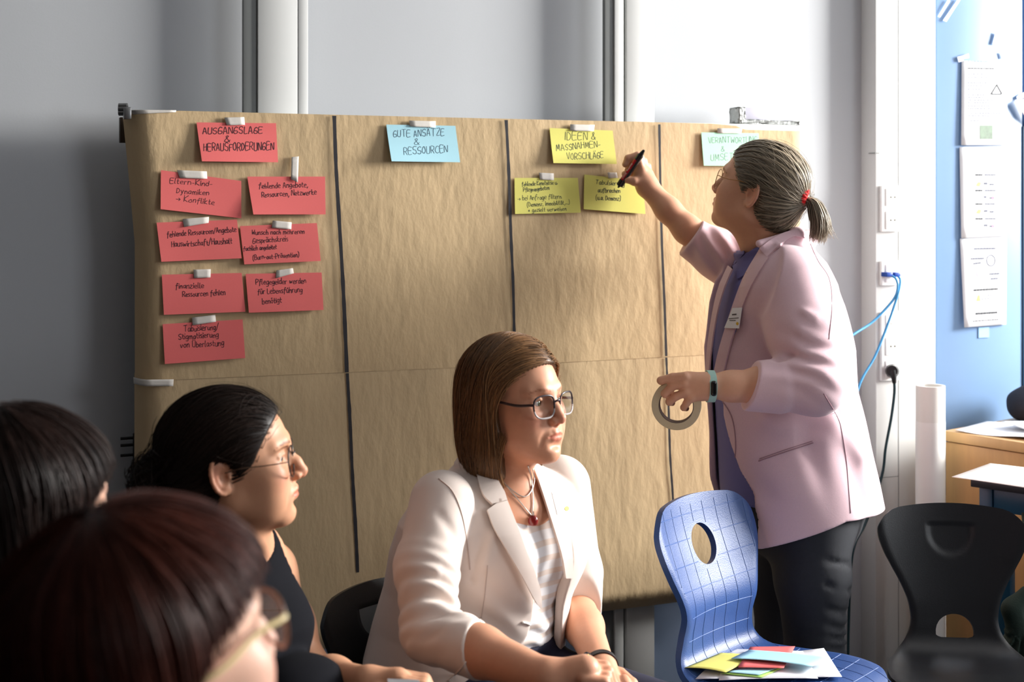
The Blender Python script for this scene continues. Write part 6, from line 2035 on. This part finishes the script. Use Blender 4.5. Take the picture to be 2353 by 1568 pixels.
cloth_piece('shirt_collar', cl1, shirtA, 3.0, 3.7, m_lilac, shA, .006, .004)
cl2 = [(1670, 590), (1700, 563), (1712, 566), (1708, 585), (1686, 608), (1672, 603)]
cloth_piece('shirt_collar', cl2, shirtA, 3.0, 3.75, m_lilac, shA, .006, .004)
m_pseam = mat('pink seam shade', srgb(168, 132, 142), 0.85, noise=.03)
seam('pocket_welt', [(1743, 1060), (1790, 1044), (1832, 1030), (1869, 1018)], blazerA, 3.0, 3.6, m_pseam, blA, .0015)
seam('pocket_welt', [(1745, 1055), (1790, 1039), (1832, 1025), (1867, 1014)], blazerA, 3.0, 3.6, m_pseam, blA, .0010)
seam('seam', [(1893, 905), (1925, 960), (1935, 995), (1945, 1060), (1950, 1120), (1955, 1180)], blazerA, 3.0, 3.6, m_pseam, blA, .0009)
seam('seam', [(1862, 560), (1880, 600), (1905, 640), (1912, 700), (1905, 780)], blazerA, 3.0, 3.7, m_pseam, blA, .0008)
seam('front_edge', [(1640, 860), (1650, 905), (1680, 955), (1690, 1010), (1688, 1060), (1678, 1100)], blazerA, 3.0, 3.6, m_pseam, blA, .0016)
bd = empty('name_badge', W(1685, 732, 3.32), 'white name badge with small print and a yellow dot on the pink lapel', 'badge')
sb = lambda P: np.minimum(blazerA(P), solA(P) - .006)
cloth_piece('card', [(1683, 708), (1705, 707), (1698, 755), (1664, 754)], sb, 3.0, 3.7, m_badge, bd, .004, .0012, 8)
m_print = mat('badge print', srgb(90, 84, 84), .6)
for x0, y0, x1, y1, h in ((1682, 722, 1692, 721, 3), (1674, 732, 1697, 730, 1.6), (1676, 736, 1690, 736, 1.6)):
    cloth_piece('print_line', [(x0, y0), (x1, y1), (x1, y1 + h), (x0, y0 + h)], sb, 3.0, 3.7, m_print, bd, .0046, .0006, 8)
cloth_piece('yellow_dot', [(1694 + 2.8 * math.cos(t), 744 + 3.6 * math.sin(t)) for t in np.linspace(6.2, 0, 12)[:-1]], sb, 3.0, 3.7, mat('badge yellow dot', srgb(232, 190, 60), .5), bd, .0048, .0008, 8)

glasses(hA, 'eyeglasses', 'thin gold rimmed glasses on the standing woman at the board', mat('gold wire', srgb(176, 130, 84), .3, metal=.6, noise=.03), clear, mat('gold wire temple', srgb(176, 130, 84), .3, metal=.6, noise=.03),
        .0265, .0250, .0345, -.004, .1000, .008, 2.3, .0010, None, (-.012, .080, .010), .010, .0011, 0, .012)

# fitness band
fbnd = empty('fitness_band', wAL, 'mint green fitness band with a black screen on the standing woman\'s wrist', 'watch')
dv = (wAL - eAL) / np.linalg.norm(wAL - eAL); up_ = np.array([0, 0, 1.0]); sd_ = np.cross(dv, up_); sd_ /= np.linalg.norm(sd_); up_ = np.cross(sd_, dv)
if sd_[1] > 0: sd_ = -sd_
m_mint = mat('mint silicone', srgb(168, 206, 196), .5, noise=.02)
bc_ = wAL + dv * .002 - dv * .004
n = 40; Vb = []
for t in np.linspace(0, 2 * math.pi, n, endpoint=False):
    dr = math.cos(t) * sd_ + math.sin(t) * up_
    for rr, ww in ((.0335, -.0085), (.0360, -.0085), (.0360, .0085), (.0335, .0085)):
        Vb.append(bc_ + dr * rr + dv * ww)
F = [(i * 4 + k, i * 4 + (k + 1) % 4, ((i + 1) % n) * 4 + (k + 1) % 4, ((i + 1) % n) * 4 + k) for i in range(n) for k in range(4)]
mesh_from('band', Vb, F, m_mint, fbnd, True, sharp=40)
def capsf(P):
    c0 = bc_ + sd_ * .0360
    L = np.stack([(P - c0.astype(f32)) @ dv.astype(f32), (P - c0.astype(f32)) @ up_.astype(f32), (P - c0.astype(f32)) @ sd_.astype(f32)], 1)
    q = np.maximum(np.abs(L) - np.array([.0005, .0115, .0008], f32), 0)
    return np.linalg.norm(q, axis=1) - .0058
V, Q = sdf_mesh(capsf, bc_ + sd_ * .0360 - .024, bc_ + sd_ * .0360 + .024, .0018)
fast_mesh('screen', V, Q, mat('black screen', srgb(10, 10, 12), .2, spec=.6), fbnd)

# roll of masking tape hanging over her fingers
tr = empty('tape_roll', W(1555, 930, 3.21), 'roll of beige masking tape held over the fingers of the standing woman', 'tape roll')
m_troll = mat('masking tape roll side', srgb(206, 190, 158), .7, noise=.05, nscale=200)
m_core = mat('cardboard core', srgb(120, 104, 100), .8, noise=.05)
rc = W(1554.5, 931, 3.215); ax_ = np.array([-0.20, -0.97, -0.05]); ax_ /= np.linalg.norm(ax_)
e1 = np.cross(ax_, [0, 0, 1]); e1 /= np.linalg.norm(e1); e2 = np.cross(e1, ax_)
def ring(nm, r0, r1, h, m):
    n = 64; Vr = []
    for t in np.linspace(0, 2 * math.pi, n, endpoint=False):
        dr = math.cos(t) * e1 + math.sin(t) * e2
        for r, w in ((r0, h), (r1 - .001, h), (r1, h - .001), (r1, -h + .001), (r1 - .001, -h), (r0, -h)):
            Vr.append(rc + dr * r + ax_ * w)
    F = [(i * 6 + k, i * 6 + (k + 1) % 6, ((i + 1) % n) * 6 + (k + 1) % 6, ((i + 1) % n) * 6 + k) for i in range(n) for k in range(6)]
    o = mesh_from(nm, Vr, F, m, tr, True, sharp=30)
    bm = bmesh.new(); bm.from_mesh(o.data); bmesh.ops.recalc_face_normals(bm, faces=bm.faces); bm.to_mesh(o.data); bm.free()
ring('tape_winding', .0395, .0553, .0120, m_troll)
ring('core', .0378, .0394, .0120, m_core)

# marker pen
pen = empty('marker_pen', W(1450, 386, 3.70), 'black marker with a red label in the writing hand', 'marker')
pa = W(1424, 426, 3.690); pb = W(1480, 345, 3.655)
ad = (pb - pa) / np.linalg.norm(pb - pa); Lp = np.linalg.norm(pb - pa)
def pcyl(nm, t0, t1, r0, r1, m, seg=24):
    V, F = tube_vf([pa + ad * Lp * t0, pa + ad * Lp * t1], [r0, r1], seg); return mesh_from(nm, V, F, m, pen, True, sharp=40)
m_penb = mat('glossy black pen', srgb(18, 18, 20), .25, spec=.7)
m_penr = mat('red pen label', srgb(196, 16, 36), .35)
pcyl('collar', .0, .13, .0092, .0092, m_penb)
pcyl('barrel', .13, .86, .0084, .0084, m_penb)
pcyl('end_plug', .86, 1.0, .0070, .0030, m_penb)
pcyl('nib', -.07, .0, .0016, .0050, m_penb)
n = 14; Vl = []; sideL = np.cross(ad, [0, 1, 0]); sideL /= np.linalg.norm(sideL); frn = np.cross(sideL, ad)
if frn[1] > 0: frn = -frn; 
for t in (.15, .72):
    for k in range(n + 1):
        an = -1.25 + 1.15 * k / n
        Vl.append(pa + ad * Lp * t + .0086 * (math.cos(an) * frn - math.sin(an) * sideL))
F = [(k, k + 1, n + 2 + k, n + 1 + k) for k in range(n)]
lbl = mesh_from('label', Vl, F, m_penr, pen, True)
def penpt(x, y):
    an = -.68 - y / .0086
    return pa + ad * (Lp * .18 + x) + .00885 * (math.cos(an) * frn - math.sin(an) * sideL)
write('lettering', [('edding 3000', 0.048, .0024, 0.002, .0024, .0050)], penpt, .0009, mat('white lettering', srgb(240, 240, 240), .5), lbl, 3, .1)
# ================================================================== dark-haired woman in profile
skinC = skin_mat('tan skin', srgb(216, 160, 126))
m_blacktop = mat('black sleeveless top', srgb(17, 18, 24), 0.9, spec=0.15, bump=.2, bscale=600, bdist=.0004, noise=.05)
m_darkcloth = mat('dark clothing', srgb(20, 19, 22), 0.9, noise=.08)
hairC = hair_mat('very dark brown hair', srgb(38, 27, 22), 0.46, .25)
m_darkrim = mat('dark thin rim', srgb(36, 28, 26), .3)
hC = Head(W(531, 1060, 2.35), (0.985, 0.13, 0.10), scale=1.0, nose=.001, bump=.0015, jowl=.002, chin=-.001, fold=.001)
fC = np.array([0.86, -0.51, 0]); fC /= np.linalg.norm(fC); lC = np.array([-fC[1], fC[0], 0])
pC = empty('person', (-.47, 2.38, 0), 'seated dark-haired woman in profile with glasses and a black sleeveless top', 'person')
SCs = FPX / 2.36
def zc_(y): return CAM_H - (y - HOR) / SCs
zsC = [.42, .50, .58, .66, .70, .745, .80, .85, .885, .91]
pxC = [505, 515, 522, 522, 518, 514, 516, 524, 532, 536]
cCx = np.array([(p - 1176.5) / SCs for p in pxC]); cCy = np.full(10, 2.38)
aC = np.array([.14, .145, .130, .112, .112, .122, .098, .066, .050, .042])
bC = np.array([.18, .18, .165, .150, .148, .145, .130, .118, .095, .060])
def torsoC(P, g=0.0):
    return s_loft(P, zsC, cCx, cCy, aC + g, bC + g, fC, lC)
sCL = W(612, 1314, 2.49); eCL = W(712, 1560, 2.43); wCL = W(842, 1572, 2.26)
sCR = W(470, 1320, 2.22)
def skinCf(P):
    d = hC.sdf(P)
    base = np.array([cCx[8] - .01, 2.375, .90])
    d = smin(d, s_cap(P, hC.pt((-.026, 0, -.058)), base, .046, .050), .03)
    d = smin(d, s_cap(P, hC.pt((.030, 0, -.088)), base + fC * .045, .022, .03), .03)
    return smin(d, s_ell(P, base + np.array([.0, 0, -.05]), (.060, .12, .055), np.stack([fC, lC, np.array([0, 0, 1.])], 1)), .05)
c = hC.C
def armC(P):
    d = smin(smax(torsoC(P, -.006), .70 - P[:, 2], .01), s_chain(P, [np.array([cCx[7], 2.38, .885]), sCL], [.042, .042], .02), .03)
    d2 = s_chain(P, [sCL + np.array([-.05, -.05, .012]), sCL, (sCL + eCL) / 2, eCL, eCL + (wCL - eCL) * .4, wCL], [.036, .046, .041, .036, .035, .026], .03)
    d = smin(d, d2, .02)
    k = wCL + np.array([.05, -.01, .006])
    d = smin(d, s_cap(P, wCL + np.array([.01, 0, 0]), k, .024, .023), .02)
    for i, dy in enumerate((-.026, -.009, .009, .025)):
        kn = wCL + np.array([.060, dy - .01, .013 - .002 * i])
        d = smin(d, finger(P, [kn, kn + np.array([.032, -.004, -.004]), kn + np.array([.046, -.006, -.026]), kn + np.array([.034, -.006, -.042])], .0105, .008), .004)
    th = wCL + np.array([.02, -.03, .0])
    return smin(d, finger(P, [th, th + np.array([.034, -.016, .0]), th + np.array([.060, -.012, -.004])], .012, .0085), .006)
V1, Q1 = sdf_mesh(lambda P: smin(skinCf(P), armC(P), .02), (-.68, 2.10, .58), (-.08, 2.64, 1.17), .0031)
body_mesh('body', [(V1, Q1, head_tint(hC.to_local(V1), lips=(.80, .50, .50), brow=(.26, .20, .17), blush=.25))], skinC, pC)
eyes(hC, pC, m_irisb, (1, .1, .05))
def topC(P):
    d = torsoC(P, .006)
    for s in (1, -1):
        d = smin(d, s_sphere(P, np.array([cCx[5], 2.38, .738]) + fC * .066 + lC * .052 * s, .054), .04)
    d = smin(d, s_ell(P, W(680, 1590, 2.28), (.085, .10, .055)), .02)
    hole = s_cap(P, hC.pt((.0, 0, -.11)), np.array([cCx[7], 2.37, .90]) + fC * .03, .066, .058)
    d = smax(d, -hole, .005)
    for s, sh in ((1, sCL), (-1, sCR)):
        d = smax(d, -s_chain(P, [sh + lC * s * .02 + np.array([0, 0, .10]), sh + lC * s * .02, sh + lC * s * .035 + np.array([0, 0, -.11])], [.098, .094, .066], .02), .005)
    return d
V, Q = sdf_mesh(topC, (-.72, 2.12, .42), (-.24, 2.62, .95), .006)
tpC = fast_mesh('sleeveless_top', V, Q, m_blacktop, pC)
surfC = lambda P: np.minimum(np.minimum(armC(P), skinCf(P)), topC(P))
cloth_piece('strap', [(540, 1222), (573, 1221), (612, 1288), (648, 1362), (668, 1402), (520, 1402)], surfC, 2.0, 2.6, m_blacktop, tpC, .004, .004, 7)
def trC(P):
    hip = np.array([cCx[1], 2.38, .49]); d = s_ell(P, hip, (.16, .19, .10))
    for s in (1, -1):
        h0 = hip + lC * .09 * s; kn = hip + fC * .44 + lC * .10 * s; an = kn + np.array([0, 0, -.40])
        d = smin(d, s_chain(P, [h0, kn, an], [.085, .065, .05], .03), .04)
    return d
V, Q = sdf_mesh(trC, (-.8, 1.9, .02), (.15, 2.7, .62), .014)
fast_mesh('trousers', V, Q, m_darkcloth, pC)
bunL = np.array([-.128, 0, -.022])
def hairshellC(P):
    L = hC.to_local(P)
    d = s_ell(L, (-.012, 0, .034), (.1075, .0845, .0905))
    d = smin(d, s_ell(L, (-.052, 0, -.035), (.060, .068, .066)), .03)
    d = smax(d, -s_ell(L, (.118, 0, -.045), (.098, .130, .122)), .008)
    ys = L.copy(); ys[:, 1] = np.abs(ys[:, 1])
    d = smax(d, -s_ell(ys, (-.006, .090, -.012), (.024, .028, .034)), .006)
    d = smax(d, -s_ell(ys, (.012, .078, -.085), (.038, .05, .062)), .008)
    d = smax(d, -.095 - L[:, 2], .01)
    bun = s_ell(L, bunL, (.034, .042, .046)) + .003 * np.sin(L[:, 1] * 260 + L[:, 2] * 180)
    return smin(d, bun, .018)
rs = np.random.RandomState(31)
V, Q = sdf_mesh(hairshellC, c + np.array([-.20, -.15, -.16]), c + np.array([.15, .15, .15]), .004)
Lv = hC.to_local(V)
tieC = np.array([-.100, 0, -.020])
def flowC(P, k):
    L = hC.to_local(P)
    D = tieC - L
    D /= np.linalg.norm(D, axis=1)[:, None] + 1e-5
    D[:, 2] += .35 * np.clip(L[:, 0] / .08, -.3, 1)
    return D @ hC.R.T
stopC = lambda P: np.linalg.norm(hC.to_local(P) - tieC.astype(f32), axis=1) < .02
cand = np.where(Lv[:, 0] > -.085)[0]; front = np.where((Lv[:, 0] > .02))[0]
S1 = strands(V[rs.choice(cand, 3600)], hairshellC, flowC, 18, .011, rs, (0, .003), stopC, jitter=.12)
S2 = strands(V[rs.choice(front, 160)], hairshellC, flowC, 9, .008, rs, (.001, .007), None, jitter=.9)
bunI = np.where(Lv[:, 0] < -.11)[0]
S3 = strands(V[rs.choice(bunI, 240)], hairshellC, lambda P, k: np.cross(hC.to_local(P) - bunL.astype(f32), [1.0, .2, .4]) @ hC.R.T, 12, .008, rs, (0, .005), None, jitter=.4)
hair_mesh('hair', (V, Q), [(*S1, 1.0), (*S2, .4), (*S3, .9)], hairC, pC, rs, .0007, .30)
glasses(hC, 'eyeglasses', 'dark thin rimmed glasses on the dark-haired woman in profile', m_darkrim, clear, mat('thin bronze temple', srgb(96, 72, 56), .35, metal=.5), .0260, .0250, .0340, -.006, .1010, .006, 2.4, .0013, None, (-.005, .080, -.004), .006, .0009, 0, .004)
o = mesh_from('paper_sheet', [W(890, 1560, 2.20), W(962, 1563, 2.18), W(1000, 1630, 2.10), W(900, 1630, 2.12)], [(0, 3, 2, 1)], m_paper)
sm = o.modifiers.new('thick', 'SOLIDIFY'); sm.thickness = .001
tag(o, 'grey lit paper sheet under the hand of the dark-haired woman', 'paper')

# ================================================================== two people in the shade in front
skinD = skin_mat('pale skin', srgb(230, 184, 160))
hairD = hair_mat('dark auburn hair', srgb(66, 28, 18), 0.45, .2)
hairE = hair_mat('dark brown hair', srgb(38, 24, 20), 0.45, .2)
def person_dark(name_lab, h, fwd, skin, shell, flow, stop, hm, seed, nst, width, tors_c, lip=(.8, .5, .5), hlo=(-.16, -.16, -.24), hres=.0045, off=(0, .005), guide=None):
    f = np.array([fwd[0], fwd[1], 0.0]); f /= np.linalg.norm(f); l = np.array([-f[1], f[0], 0])
    p = empty('person', (tors_c[0], tors_c[1], 0), name_lab, 'person')
    c = h.C
    base = np.array([tors_c[0], tors_c[1], c[2] - .19])
    def sk(P):
        d = h.sdf(P)
        return smin(d, s_cap(P, h.pt((-.026, 0, -.058)), base, .050, .058), .03)
    V1, Q1 = sdf_mesh(sk, c + np.array([-.17, -.17, -.25]), c + np.array([.17, .17, .14]), .0034)
    body_mesh('body', [(V1, Q1, head_tint(h.to_local(V1), lips=lip, brow=(.3, .2, .16), blush=.3))], skin, p)
    eyes(h, p, m_irisb, h.R[:, 0])
    zt = base[2]
    zs = [.42, .50, .62, .74, zt - .10, zt - .05, zt - .015, zt + .01]
    cx = np.full(8, base[0]); cy = np.full(8, base[1])
    a = np.array([.14, .14, .13, .135, .115, .085, .06, .045]); b = np.array([.19, .19, .17, .18, .19, .165, .11, .062])
    def to(P):
        d = s_loft(P, zs, cx, cy, a, b, f, l)
        for s in (1, -1):
            sh = base + l * .175 * s + np.array([0, 0, -.085]); el = sh + l * .04 * s + np.array([0, 0, -.25]) + f * .03; wr = el + f * .24 + np.array([0, 0, .02]) - l * .05 * s
            d = smin(d, s_chain(P, [sh, el, wr], [.060, .050, .038], .03), .03)
            h0 = np.array([base[0], base[1], .50]) + l * .09 * s; kn = h0 + f * .44; an = kn + np.array([0, 0, -.43])
            d = smin(d, s_chain(P, [h0, kn, an], [.085, .065, .05], .03), .04)
        return d
    V, Q = sdf_mesh(to, (base[0] - .60, base[1] - .60, .01), (base[0] + .60, base[1] + .60, zt + .06), .016)
    fast_mesh('clothes', V, Q, m_darkcloth, p)
    rs = np.random.RandomState(seed)
    V, Q = sdf_mesh(shell, c + np.array(hlo), c + np.array([.17, .17, .16]), hres)
    Lv = h.to_local(V)
    cand = np.where(Lv[:, 2] > -.06)[0]
    guide = guide or shell
    S1 = strands(V[rs.choice(cand, nst)], guide, flow, 20, .0125, rs, off, stop, jitter=.12)
    top = np.where(Lv[:, 2] > .09)[0]
    S2 = strands(V[rs.choice(top, nst // 2)], guide, flow, 24, .0125, rs, (off[0] + .001, off[1] + .003), stop, jitter=.15)
    hair_mesh('hair', (V, Q), [(*S1, 1.0), (*S2, 1.0)], hm, p, rs, width, .35)
    return p

hD = Head(W(338, 1512, 1.15), (0.70, 0.71, 0.16), scale=1.0)
def shellD(P):
    L = hD.to_local(P)
    d = s_ell(L, (-.010, 0, .035), (.1085, .0905, .0930))
    d = smin(d, s_ell(L, (-.040, 0, -.035), (.068, .080, .080)), .03)
    d = smax(d, -s_ell(L, (.092, 0, -.050), (.130, .20, .106)), .010)
    ys = L.copy(); ys[:, 1] = np.abs(ys[:, 1])
    d = smax(d, -s_ell(ys, (.006, .085, -.062), (.036, .05, .046)), .008)
    d = smax(d, -.110 - L[:, 2], .012)
    return d + .0006 * np.sin(np.arctan2(L[:, 1], L[:, 0] - .01) * 40 + 2 * vnoise(L, 20, 3))
def flowR(h):
    def fl(P, k):
        L = h.to_local(P)
        r = np.stack([L[:, 0] + .030, L[:, 1], 0 * L[:, 0]], 1)
        r /= np.linalg.norm(r, axis=1)[:, None] + 1e-5
        top = np.clip((L[:, 2] - .03) / .06, 0, 1)
        D = r * (.35 + .9 * top)[:, None]
        D[:, 2] -= 1.0 - .5 * top
        return D @ h.R.T
    return fl
def stD(P):
    L = hD.to_local(P)
    return (L[:, 2] < -.115) | (s_ell(L, (.092, 0, -.050), (.130, .20, .106)) < .003 + .012 * np.clip(L[:, 2] * 12, 0, 1) * 0) | ((L[:, 0] > -.035) & (L[:, 2] < -.012) & (np.abs(L[:, 1]) > .05))
pD = person_dark('person in front with a dark auburn bob and cream-templed glasses, seen from behind', hD, (0.66, 0.745), skinD, shellD, flowR(hD), stD, hairD, 41, 4200, .0007, (-.31, 1.12), guide=lambda P: smin(s_ell(hD.to_local(P), (-.010, 0, .035), (.1085, .0905, .0930)), s_ell(hD.to_local(P), (-.040, 0, -.035), (.068, .080, .080)), .03))
glasses(hD, 'eyeglasses', 'glasses with thick cream temples on the person with the auburn bob', mat('amber rim', srgb(120, 74, 44), .3, spec=.6), clear, mat('cream temple', srgb(228, 206, 150), .3), .0265, .0240, .0340, .002, .1030, .008, 2.4, .0017, None, (-.010, .082, .0), .006, .0024, 0, .010)

hE = Head(W(45, 1180, 1.70), (0.86, 0.50, 0.0), scale=1.0)
def shellE(P):
    L = hE.to_local(P)
    d = s_ell(L, (-.008, 0, .034), (.1080, .0890, .0930))
    d = smin(d, s_ell(L, (-.030, 0, -.070), (.078, .090, .140)), .035)
    d = smax(d, -s_ell(L, (.135, 0, -.050), (.102, .16, .108)), .010)
    d = smax(d, -.20 - L[:, 2], .012)
    return d + .0006 * np.sin(np.arctan2(L[:, 1], L[:, 0] + .02) * 40 + 2 * vnoise(L, 20, 5))
def stE(P):
    L = hE.to_local(P)
    return (L[:, 2] < -.205) | (s_ell(L, (.135, 0, -.050), (.102, .16, .108)) < -.005)
pE = person_dark('person with long dark brown hair hiding most of the face, behind the auburn bob', hE, (0.97, 0.10), skinD, shellE, flowR(hE), stE, hairE, 51, 3600, .0007, (-.60, 1.69), hlo=(-.16, -.16, -.30), hres=.005, guide=lambda P: smin(s_ell(hE.to_local(P), (-.008, 0, .034), (.1080, .0890, .0930)), s_ell(hE.to_local(P), (-.030, 0, -.070), (.078, .090, .140)), .035))
bc = black_chair('black moulded chair with open lower cut-out in front of the table')
place(bc, 1.030, 3.22, (-0.10, -1.0), 0.885)
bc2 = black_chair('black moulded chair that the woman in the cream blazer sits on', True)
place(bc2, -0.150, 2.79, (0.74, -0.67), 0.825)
